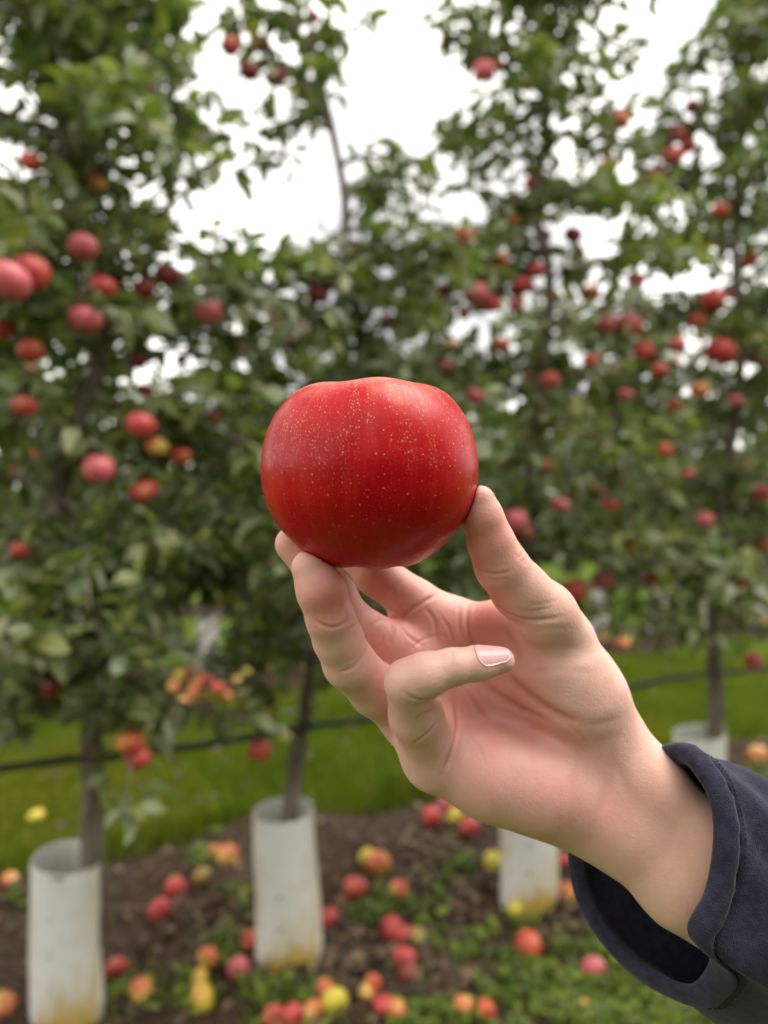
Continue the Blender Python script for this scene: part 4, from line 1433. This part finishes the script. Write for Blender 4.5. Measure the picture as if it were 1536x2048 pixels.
PALM = (seq((905, 1258, 0.354, 10.5), (1050, 1370, 0.351, 11.5), (1200, 1500, 0.343, 14.0)) +
        seq((850, 1338, 0.3495, 11.5), (1030, 1430, 0.349, 11.5), (1190, 1525, 0.342, 15.0)) +
        seq((815, 1428, 0.341, 11.5), (1000, 1500, 0.3455, 12.0), (1180, 1560, 0.340, 15.0)) +
        seq((868, 1512, 0.332, 12.5), (1000, 1555, 0.3355, 14.0), (1150, 1592, 0.336, 16.0)) +
        # ball of the thumb and heel of the hand
        seq((1108, 1288, 0.336, 12.5), (1132, 1340, 0.333, 16.0), (1165, 1400, 0.333, 17.5), (1205, 1470, 0.336, 16.5)) +
        seq((1010, 1300, 0.3455, 11.0), (1100, 1370, 0.339, 14.0)) +
        seq((895, 1520, 0.3275, 13.0), (985, 1552, 0.328, 15.5), (1090, 1580, 0.329, 17.0), (1165, 1610, 0.333, 17.0)) +
        # flesh and webs at the finger roots
        seq((905, 1254, 0.3535, 11.0), (838, 1226, 0.3515, 10.0)) + seq((850, 1336, 0.349, 11.5), (792, 1296, 0.3425, 10.2)) + seq((872, 1262, 0.3525, 10.0), (826, 1262, 0.350, 8.5)) +
        seq((835, 1375, 0.3455, 10.5), (792, 1340, 0.341, 8.5)) + seq((850, 1465, 0.338, 11.0), (826, 1450, 0.333, 9.0)) +
        # web between thumb and forefinger
        seq((930, 1242, 0.3485, 6.5), (1005, 1240, 0.343, 7.0), (1060, 1262, 0.338, 9.0)) +
        # wrist and forearm
        seq((1215, 1500, 0.336, 16.0), (1285, 1570, 0.331, 15.5), (1415, 1700, 0.323, 16.5), (1600, 1780, 0.322, 18.0)) +
        seq((1165, 1612, 0.334, 16.0), (1240, 1660, 0.330, 15.5), (1365, 1768, 0.323, 16.5), (1450, 1815, 0.323, 17.0), (1600, 1870, 0.322, 18.0)))

Fp = field(PALM, 0.010)
Ft = field(THUMB, 0.004)
Fi = field(INDEX, 0.003)
Fm = field(MIDDLE, 0.003)
Fr = field(RING, 0.003)
Fa = field(PINKY_A, 0.004)
Fb = field(PINKY_B, 0.003)
D = smin(Fp, Ft, 0.0035)
for f_, k_ in ((Fi, 0.005), (Fm, 0.005), (Fr, 0.005), (Fa, 0.006)):
    D = np.minimum(D, smin(Fp, f_, k_))
D = smin(D, np.minimum(Fb, 0.05), 0.0018)
D = np.minimum(D, smin(Fa, Fb, 0.0022))
del Ft, Fi, Fm, Fr, Fa, Fb, Fp
sl = (slice(0, DIM[0]), slice(0, DIM[1]), slice(int((1.18 - lo[2]) / HV), DIM[2]))
da = sd_apple(GX, GY, GZ[:, :, sl[2]]).astype(np.float32)
D[sl] = np.maximum(D[sl], -da + 0.00015)                     # pads flatten against the fruit
del da


def surface_nets(D, lo, h):
    s = D < 0
    nx, ny, nz = D.shape
    c = np.zeros((nx - 1, ny - 1, nz - 1), np.uint8)
    for dx in (0, 1):
        for dy in (0, 1):
            for dz in (0, 1):
                c += s[dx:nx - 1 + dx, dy:ny - 1 + dy, dz:nz - 1 + dz]
    act = np.argwhere((c > 0) & (c < 8))
    idx = np.full(c.shape, -1, np.int32)
    idx[act[:, 0], act[:, 1], act[:, 2]] = np.arange(len(act))
    offs = np.array([(a, b, e) for a in (0, 1) for b in (0, 1) for e in (0, 1)])
    val = np.stack([D[act[:, 0] + o[0], act[:, 1] + o[1], act[:, 2] + o[2]] for o in offs], 1)
    acc = np.zeros((len(act), 3))
    cnt = np.zeros(len(act))
    for p in range(8):
        for q in range(p + 1, 8):
            if np.abs(offs[p] - offs[q]).sum() != 1:
                continue
            m = (val[:, p] < 0) != (val[:, q] < 0)
            t = val[m, p] / (val[m, p] - val[m, q])
            acc[m] += offs[p] + t[:, None] * (offs[q] - offs[p])
            cnt[m] += 1
    V = lo + h * (act + acc / cnt[:, None])
    F = []
    for ax in range(3):
        o = [0, 0, 0]
        o[ax] = 1
        a = s[:nx - o[0], :ny - o[1], :nz - o[2]]
        b = s[o[0]:, o[1]:, o[2]:]
        e = np.argwhere(a != b)
        u, v = [k for k in range(3) if k != ax]
        e = e[(e[:, u] > 0) & (e[:, v] > 0) & (e[:, u] < D.shape[u] - 1) & (e[:, v] < D.shape[v] - 1)]
        inside = s[e[:, 0], e[:, 1], e[:, 2]]
        quad = []
        for (du, dv) in ((-1, -1), (0, -1), (0, 0), (-1, 0)):
            g_ = e.copy()
            g_[:, u] += du
            g_[:, v] += dv
            quad.append(idx[g_[:, 0], g_[:, 1], g_[:, 2]])
        quad = np.stack(quad, 1)
        flip = inside if ax != 1 else ~inside
        quad[~flip] = quad[~flip][:, ::-1]
        F.append(quad)
    F = np.vstack(F)
    return V, F[(F >= 0).all(1)]


HVt, HF = surface_nets(D, lo, HV)
del D


def v_smooth(V, F, it, lam=0.5):
    e = np.vstack([F[:, [0, 1]], F[:, [1, 2]], F[:, [2, 3]], F[:, [3, 0]]])
    n = len(V)
    cnt = np.bincount(e.ravel(), minlength=n)[:, None]
    for _ in range(it):
        acc = np.stack([np.bincount(e[:, 0], V[e[:, 1], k], n) + np.bincount(e[:, 1], V[e[:, 0], k], n) for k in range(3)], 1)
        V = V + lam * (acc / cnt - V)
    return V


def v_normals(V, F):
    fn = np.cross(V[F[:, 2]] - V[F[:, 0]], V[F[:, 3]] - V[F[:, 1]])
    nn = np.stack([sum(np.bincount(F[:, q], fn[:, k], len(V)) for q in range(4)) for k in range(3)], 1)
    return nn / (np.linalg.norm(nn, axis=1)[:, None] + 1e-12)


HVt = v_smooth(HVt, HF, 8)
HN = v_normals(HVt, HF)
bvh = BVHTree.FromPolygons([tuple(v) for v in HVt], [tuple(int(q) for q in f) for f in HF])
EYE = Vector((0, 0, CAM_H))


def on_skin(px, py):
    hit = bvh.ray_cast(EYE, (Vector(P(px, py, 1.0)) - EYE).normalized())
    return np.array(hit[0]) if hit[0] is not None else None


# creases: (points, width mm, depth mm)
CREASE = [
    ([(880, 1230), (900, 1262), (905, 1295)], 0.6, 0.35), ([(820, 1300), (850, 1278), (885, 1270)], 0.6, 0.3), ([(985, 1440), (1040, 1455), (1100, 1462)], 0.7, 0.22),
    ([(1020, 1215), (1060, 1222), (1105, 1214)], 0.6, 0.22), ([(1050, 1205), (1085, 1208), (1120, 1198)], 0.6, 0.16), ([(690, 1262), (705, 1256), (716, 1246)], 0.6, 0.25),
    ([(745, 1300), (760, 1285), (768, 1268)], 0.6, 0.25), ([(930, 1460), (960, 1500), (975, 1540)], 0.7, 0.2), ([(1120, 1440), (1160, 1470), (1190, 1510)], 0.9, 0.25),
    ([(830, 1440), (850, 1425), (872, 1420)], 0.6, 0.3), ([(960, 1170), (990, 1178), (1020, 1172)], 0.6, 0.16), ([(715, 1170), (735, 1180), (760, 1176)], 0.6, 0.25),
    ([(938, 1205), (934, 1240), (940, 1272), (956, 1300)], 0.8, 0.7),                       # ray crease by the forefinger
    ([(920, 1200), (917, 1240), (924, 1280)], 0.7, 0.4),
    ([(1005, 1340), (1040, 1375), (1085, 1410), (1130, 1435), (1165, 1448)], 2.2, 1.3),      # life line round the ball of the thumb
    ([(960, 1362), (1000, 1392), (1050, 1420), (1100, 1440)], 1.6, 0.9),
    ([(905, 1392), (912, 1430), (912, 1470), (900, 1510), (885, 1550)], 0.9, 1.0),
    ([(935, 1385), (955, 1415), (975, 1440)], 0.8, 0.7),
    ([(1000, 1255), (1030, 1285), (1045, 1330)], 1.6, 0.5),
    ([(850, 1215), (868, 1240), (875, 1285)], 0.8, 0.4),
    ([(735, 1262), (752, 1245), (770, 1238)], 0.7, 0.3),
    ([(885, 1425), (862, 1460), (825, 1490)], 0.8, 0.4),
    ([(990, 1205), (1012, 1224), (1040, 1236), (1075, 1240), (1130, 1233)], 0.9, 0.7),       # fold at the thumb root
    ([(1060, 1262), (1100, 1258), (1150, 1258)], 1.3, 0.18),
    ([(1045, 1300), (1100, 1292), (1170, 1296)], 1.6, 0.16),
    ([(1060, 1345), (1120, 1340), (1190, 1346)], 1.6, 0.14),
    ([(950, 1136), (970, 1144), (995, 1148), (1025, 1142)], 0.7, 0.42),                                    # thumb joint
    ([(960, 1152), (990, 1160), (1015, 1155)], 0.7, 0.3),
    ([(1035, 1118), (1044, 1110), (1050, 1100)], 0.6, 0.35),
    ([(1040, 1124), (1050, 1118), (1055, 1108)], 0.6, 0.4),
    ([(1046, 1130), (1054, 1124), (1058, 1115)], 0.6, 0.35),
    ([(796, 1246), (820, 1222), (845, 1205), (880, 1186)], 0.8, 0.6),                         # forefinger root
    ([(790, 1165), (778, 1180), (768, 1192)], 0.7, 0.35),
    ([(800, 1160), (792, 1172), (784, 1186)], 0.6, 0.3),
    ([(790, 1248), (786, 1270), (775, 1292)], 1.0, 0.7),                                      # middle finger root
    ([(800, 1252), (820, 1275), (850, 1295)], 0.9, 0.4),
    ([(625, 1238), (645, 1250), (672, 1254), (704, 1236)], 0.7, 0.55),                         # ring finger joints
    ([(672, 1345), (700, 1338), (722, 1318), (734, 1296)], 0.7, 0.35),
    ([(805, 1382), (830, 1397), (868, 1398), (898, 1384)], 0.7, 0.5),                         # little finger fold
    ([(903, 1300), (905, 1320), (902, 1345)], 0.9, 0.28),
    ([(1215, 1480), (1222, 1530), (1212, 1590), (1190, 1650)], 2.4, 0.35),                     # wrist
    ([(1225, 1520), (1245, 1560), (1262, 1600)], 2.2, 0.3),
    ([(1170, 1450), (1205, 1447), (1245, 1436)], 2.2, 0.3),
]
crease_w = np.zeros(len(HVt))
disp = np.zeros(len(HVt))
for pts, wd, dp in CREASE:
    cp = [on_skin(a, b) for a, b in catmull(np.array(pts, float), 26)]
    cp = [c for c in cp if c is not None]
    if len(cp) < 3:
        continue
    cp = np.array(cp)
    mn, mx_ = cp.min(0) - 0.008, cp.max(0) + 0.008
    sel = np.where(((HVt > mn) & (HVt < mx_)).all(1))[0]
    best = np.full(len(sel), 1e9)
    tt = np.zeros(len(sel))
    for q in range(len(cp) - 1):
        a, b = cp[q], cp[q + 1]
        if np.linalg.norm(b - a) > 0.01:
            continue
        ba = b - a
        t = np.clip(((HVt[sel] - a) @ ba) / (ba @ ba + 1e-15), 0, 1)
        dd_ = np.linalg.norm(HVt[sel] - a - t[:, None] * ba, axis=1)
        u = dd_ < best
        best[u] = dd_[u]
        tt[u] = (q + t[u]) / (len(cp) - 1)
    taper = np.clip(np.sin(np.clip(tt, 0.04, 0.96) * math.pi) * 1.6, 0, 1)
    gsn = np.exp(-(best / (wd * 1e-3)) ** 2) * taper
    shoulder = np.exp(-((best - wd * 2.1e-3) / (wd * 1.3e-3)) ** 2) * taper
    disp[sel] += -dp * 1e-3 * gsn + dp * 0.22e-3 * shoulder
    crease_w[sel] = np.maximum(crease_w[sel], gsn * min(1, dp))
HVt = HVt + HN * disp[:, None]

# skin colour: paler forearm, pinker palm and finger ends
base = np.array([0.78, 0.500, 0.410])
pink = np.array([0.76, 0.330, 0.280])
redd = np.array([0.52, 0.100, 0.065])
tan = np.array([0.66, 0.375, 0.255])
pal = np.array([0.70, 0.450, 0.365])


def spots(lst):
    w = np.zeros(len(HVt))
    for (px, py, d, r) in lst:
        c = P(px, py, d)
        w = np.maximum(w, np.exp(-(np.linalg.norm(HVt - c, axis=1) / (r * 1e-3)) ** 2))
    return w[:, None]


def lerp(a, b, w):
    return a * (1 - w) + b * w


colr = np.repeat(base[None], len(HVt), 0)
colr = lerp(colr, tan, spots([(815, 1362, .298, 14), (870, 1345, .297, 14), (1060, 1160, .312, 16), (1100, 1200, .318, 14), (1350, 1720, .31, 45), (1420, 1750, .31, 40), (670, 1270, .30, 11)]) * 0.50)
colr = lerp(colr, pink, spots([(760, 1290, .335, 26), (860, 1260, .34, 26), (690, 1200, .305, 16), (640, 1160, .293, 17), (575, 1090, .317, 16), (985, 1090, .302, 17), (980, 1260, .34, 22),
                               (950, 1430, .335, 24), (1050, 1420, .33, 26), (960, 1530, .322, 26), (1100, 1580, .32, 28), (800, 1450, .318, 16), (1195, 1600, .32, 18)]) * 0.75)
colr = lerp(colr, pal, spots([(1130, 1330, .318, 20), (1170, 1390, .32, 18), (960, 1000, .30, 7), (600, 1125, .292, 7), (1190, 1540, .325, 16)]) * 0.6)
colr = lerp(colr, redd, spots([(955, 1060, .305, 11), (960, 1120, .309, 9), (980, 1255, .343, 13), (1000, 1190, .312, 10), (740, 1165, .345, 13), (660, 1210, .292, 10), (1150, 1440, .328, 10), (790, 1245, .34, 8)]) * 0.70)  # dark red skin, with shading and the apple's red bounce painted in
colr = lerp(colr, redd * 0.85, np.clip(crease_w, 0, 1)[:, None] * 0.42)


def mat_skin():
    m, t, b, o = new_mat('skin')
    at = N(t, 'Attribute', attribute_name='tint')
    n1 = noise(t, 120, 4)
    n2 = noise(t, 70, 5, rough=0.65)
    c = mixc(t, ramp(t, n2, [(0.38, 0.0), (0.68, 0.34)]), at.outputs['Color'], (0.60, 0.22, 0.15))
    c = mixc(t, ramp(t, n1, [(0.4, 0.0), (0.7, 0.12)]), c, (0.70, 0.50, 0.40))
    t.links.new(c, b.inputs['Base Color'])
    b.inputs['Roughness'].default_value = 0.46
    b.inputs['Specular IOR Level'].default_value = 0.38
    b.inputs['Subsurface Weight'].default_value = 0.35
    b.inputs['Subsurface Radius'].default_value = (0.0042, 0.0014, 0.0007)
    b.inputs['Subsurface Scale'].default_value = 1.0
    v = N(t, 'TexVoronoi')
    v.inputs['Scale'].default_value = 900
    tcn = t.nodes.new('ShaderNodeTexCoord')
    t.links.new(tcn.outputs['Object'], v.inputs['Vector'])
    fine = noise(t, 520, 3)
    hgt = math_n(t, 'ADD', math_n(t, 'MULTIPLY', v.outputs['Distance'], 0.5), fine)
    bump(t, b, hgt, 0.27, 0.00045)
    return m


SKIN = mat_skin()
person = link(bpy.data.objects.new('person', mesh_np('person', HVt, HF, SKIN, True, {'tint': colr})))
tag(person, 'bare hand and forearm reaching in from the lower right, holding up the red apple', 'person')

# ------------------------------------------------------------------ fingernails
NAIL = mat_plain('nail', (0.74, 0.42, 0.40), 0.30, 300, 0.06)
NAIL_TIP = mat_plain('nail_edge', (0.74, 0.50, 0.45), 0.35)


def nail(a, b, ra, rb, nrm, t0, t1, half, lift):
    a, b = P(*a), P(*b)
    axv = (b - a) / np.linalg.norm(b - a)
    n = np.array(nrm, float)
    n = n - axv * (n @ axv)
    n /= np.linalg.norm(n)
    s_ = np.cross(axv, n)
    nu_, nv_ = 13, 15
    V, tt = [], []
    for i_ in range(nv_):
        v = i_ / (nv_ - 1)
        for j_ in range(nu_):
            u = -1 + 2 * j_ / (nu_ - 1)
            # rounded plate: squeeze the ends
            vv = v + (0.20 * abs(u) ** 3) * (1 - 2 * v)
            t = t0 + (t1 - t0) * vv
            r = (ra + (rb - ra) * min(max(t, 0), 1)) * 1e-3
            an = u * half * (0.90 + 0.10 * math.sin(math.pi * min(1, v + 0.2)))
            c = a + (b - a) * t
            drop = max(0, t - 1.0)
            rr_ = r + (lift + 0.62 * (1 - v) ** 0.7) * 1e-3 - 0.0012 * drop
            V.append(c + n * (math.cos(an) * rr_) + s_ * (math.sin(an) * rr_))
    V = np.array(V)
    i_, j_ = np.meshgrid(np.arange(nv_ - 1), np.arange(nu_ - 1), indexing='ij')
    Q = np.stack([i_ * nu_ + j_, i_ * nu_ + j_ + 1, (i_ + 1) * nu_ + j_ + 1, (i_ + 1) * nu_ + j_], -1).reshape(-1, 4)
    ctr = a + (b - a) * 0.5
    out = V - ctr
    nrmv = n[None] * 0.0004
    V2 = np.vstack([V, V - nrmv])
    M = len(V)
    ring = [q for q in range(nu_)] + [q * nu_ + nu_ - 1 for q in range(1, nv_)] + [(nv_ - 1) * nu_ + q for q in range(nu_ - 2, -1, -1)] + [q * nu_ for q in range(nv_ - 2, 0, -1)]
    side = np.array([[ring[q], ring[(q + 1) % len(ring)], M + ring[(q + 1) % len(ring)], M + ring[q]] for q in range(len(ring))])
    me = mesh_np('fingernail', V2, np.vstack([Q, Q[:, ::-1] + M, side]), NAIL)
    me.materials.append(NAIL_TIP)
    mi = np.zeros(len(me.polygons), dtype=np.int32)
    nq = (nv_ - 1) * (nu_ - 1)
    mi[nq - (nu_ - 1):nq] = 1
    me.polygons.foreach_set('material_index', mi)
    link(bpy.data.objects.new('fingernail', me), person)


nail((955, 1327, 0.3015), (1003, 1321, 0.3045), 6.5, 5.3, (0.0, -0.72, 0.70), -0.25, 1.22, 0.78, 0.28)
nail((966, 1035, 0.305), (961, 999, 0.3035), 7.5, 5.6, (0.96, -0.12, 0.10), -0.55, 1.25, 0.80, 0.20)
nail((642, 1180, 0.2985), (622, 1137, 0.2985), 9.2, 7.6, (-0.72, 0.66, -0.25), 0.05, 1.25, 0.75, -0.10)
nail((632, 1138, 0.3225), (585, 1088, 0.3225), 8.6, 7.4, (-0.50, 0.82, -0.35), 0.25, 1.20, 0.75, -0.10)
nail((684, 1050, 0.364), (655, 990, 0.366), 8.6, 7.2, (-0.2, 1.0, 0.0), 0.2, 1.2, 0.80, -0.05)

# ------------------------------------------------------------------ sleeve
def mat_sleeve():
    m, t, b, o = new_mat('navy_knit')
    n = noise(t, 260, 3)
    w = N(t, 'TexWave')
    w.inputs['Scale'].default_value = 420
    w.inputs['Distortion'].default_value = 1.5
    tcn = t.nodes.new('ShaderNodeTexCoord')
    t.links.new(tcn.outputs['UV'], w.inputs['Vector'])
    c = ramp(t, n, [(0.3, (0.014, 0.0135, 0.026)), (0.7, (0.032, 0.030, 0.056))])
    t.links.new(c, b.inputs['Base Color'])
    b.inputs['Roughness'].default_value = 0.92
    b.inputs['Specular IOR Level'].default_value = 0.2
    b.inputs['Sheen Weight'].default_value = 0.12
    b.inputs['Sheen Roughness'].default_value = 0.5
    v = N(t, 'TexVoronoi')
    v.inputs['Scale'].default_value = 1500
    t.links.new(tcn.outputs['Object'], v.inputs['Vector'])
    bump(t, b, math_n(t, 'ADD', v.outputs['Distance'], n), 0.35, 0.0008)
    return m


RIM = [(1356, 1503, .322), (1402, 1540, .309), (1438, 1606, .300), (1446, 1690, .294), (1430, 1790, .291), (1392, 1872, .289), (1440, 1930, .297),
       (1392, 1988, .314), (1300, 1958, .330), (1222, 1890, .342), (1168, 1800, .352), (1153, 1700, .358), (1180, 1618, .358), (1268, 1545, .345)]
NRIM = 96
rim_px = catmull_closed(RIM, NRIM)
rim = np.array([P(*q) for q in rim_px])
cen = rim.mean(0)
axis_pts = [np.array([0, 0, 0]), np.array([0.020, 0.001, -0.010]), np.array([0.06, 0.0, -0.032]), np.array([0.12, -0.012, -0.065]), np.array([0.20, -0.05, -0.11]), np.array([0.30, -0.14, -0.17]), np.array([0.36, -0.30, -0.23])]
ax_c = catmull(np.array(axis_pts), 60)
grow = np.interp(np.linspace(0, 1, 60), [0, 0.12, 0.3, 0.6, 1.0], [1.0, 1.02, 1.06, 1.12, 1.25])
rows = []
ang = np.linspace(0, 2 * math.pi, NRIM, endpoint=False)


def ring_at(u, infl):
    """Cuff outline moved a share u down the arm, inflated by infl metres."""
    f = u * 59
    i_ = min(int(f), 58)
    t = f - i_
    off = ax_c[i_] * (1 - t) + ax_c[i_ + 1] * t
    gr = np.interp(f, np.arange(60), grow)
    d = rim - cen
    rad_ = d / np.linalg.norm(d, axis=1)[:, None]
    fold = (0.0006 * np.sin(23 * ang + u * 5) + 0.0004 * np.sin(37 * ang + 2)) * np.exp(-((u - 0.05) / 0.02) ** 2) * 0.8 + 0.0022 * np.sin(3 * ang + u * 9) * min(1, u * 8) + 0.0015 * np.sin(7 * ang - u * 23) * min(1, u * 6)
    return cen + off + d * gr + rad_ * (infl + fold)[:, None]


prof = [(0.55, -0.0030), (0.30, -0.0030), (0.12, -0.0030), (0.05, -0.0032), (0.015, -0.0046), (0.001, -0.0042), (-0.008, -0.0022), (-0.011, 0.0004), (-0.006, 0.0028), (0.006, 0.0042), (0.022, 0.0044),
        (0.038, 0.0036), (0.046, 0.0018), (0.050, 0.0006), (0.056, 0.0014), (0.066, 0.0020), (0.085, 0.0016)] + [(u, 0.0012) for u in np.linspace(0.11, 1.0, 34)]
V = np.vstack([ring_at(max(u, 0), i_) + (min(u, 0)) * 0.36 * np.array([0.85, 0.0, -0.45]) for u, i_ in prof])
n = len(prof)
i, j = np.meshgrid(np.arange(n - 1), np.arange(NRIM), indexing='ij')
j2 = (j + 1) % NRIM
Q = np.stack([i * NRIM + j, i * NRIM + j2, (i + 1) * NRIM + j2, (i + 1) * NRIM + j], -1).reshape(-1, 4)
UVs = np.stack([np.repeat(np.array([p[0] for p in prof]), NRIM), np.tile(ang / 6.2832, n)], -1)
SLEEVE = mat_sleeve()
me = mesh_np('sleeve', V, Q, SLEEVE, True, None, UVs)
slv = link(bpy.data.objects.new('sleeve', me), person)
slv['label'] = 'loose navy knit sleeve with thick hem'
# two rows of stitches along the hem
parts = []
for u0 in (0.047, 0.072):
    ringp = ring_at(u0, 0.0022)
    rp = catmull_closed(ringp, 240)
    for q in range(0, 240, 2):
        a, b = rp[q], rp[(q + 1) % 240]
        parts.append((np.array([a, a * 0.5 + b * 0.5 + 0.0003 * (a - cen) / np.linalg.norm(a - cen), b]), 0.00028))
V, F = merge([tube(p, r_, 4, 0, False) for p, r_ in parts])
THREAD = mat_plain('thread', (0.020, 0.019, 0.034), 0.8)
st = link(bpy.data.objects.new('stitching', mesh_np('stitching', V, F, THREAD)), slv)
st['kind'] = 'stuff'

# ------------------------------------------------------------------ the wearer's unseen body behind the lens, added to cut front light
def loft(name, rings, mat, parent, seg=28):
    a = np.linspace(0, 2 * math.pi, seg, endpoint=False)
    V = []
    for (x, y, z, rx, ry) in rings:
        V.append(np.stack([x + rx * np.cos(a), y + ry * np.sin(a), np.full(seg, z)], -1))
    V = np.vstack(V)
    n = len(rings)
    i, j = np.meshgrid(np.arange(n - 1), np.arange(seg), indexing='ij')
    j2 = (j + 1) % seg
    Q = np.stack([i * seg + j, i * seg + j2, (i + 1) * seg + j2, (i + 1) * seg + j], -1).reshape(-1, 4)
    F = [Q, np.array([list(range(seg))[::-1]]), np.array([list(range((n - 1) * seg, n * seg))])]
    return link(bpy.data.objects.new(name, mesh_np(name, V, F, mat)), parent)


by = -0.50
loft('jacket', [(0.06, by, .74, .20, .15), (0.06, by, .90, .205, .155), (0.06, by, 1.05, .20, .145), (0.06, by, 1.20, .215, .15), (0.06, by, 1.32, .235, .14), (0.06, by, 1.39, .20, .115), (0.06, by, 1.44, .11, .095),
                (0.06, by + .01, 1.50, .095, .11), (0.06, by + .015, 1.58, .105, .125), (0.06, by + .01, 1.66, .095, .115), (0.06, by, 1.71, .06, .075), (0.06, by, 1.73, .02, .03)], SLEEVE, person)
for sx in (-1, 1):
    loft('trouser_leg', [(0.06 + sx * .10, by, .0, .075, .12), (0.06 + sx * .10, by - .02, .12, .07, .08), (0.06 + sx * .10, by, .45, .075, .08), (0.06 + sx * .10, by, .80, .10, .12)], SLEEVE, person)
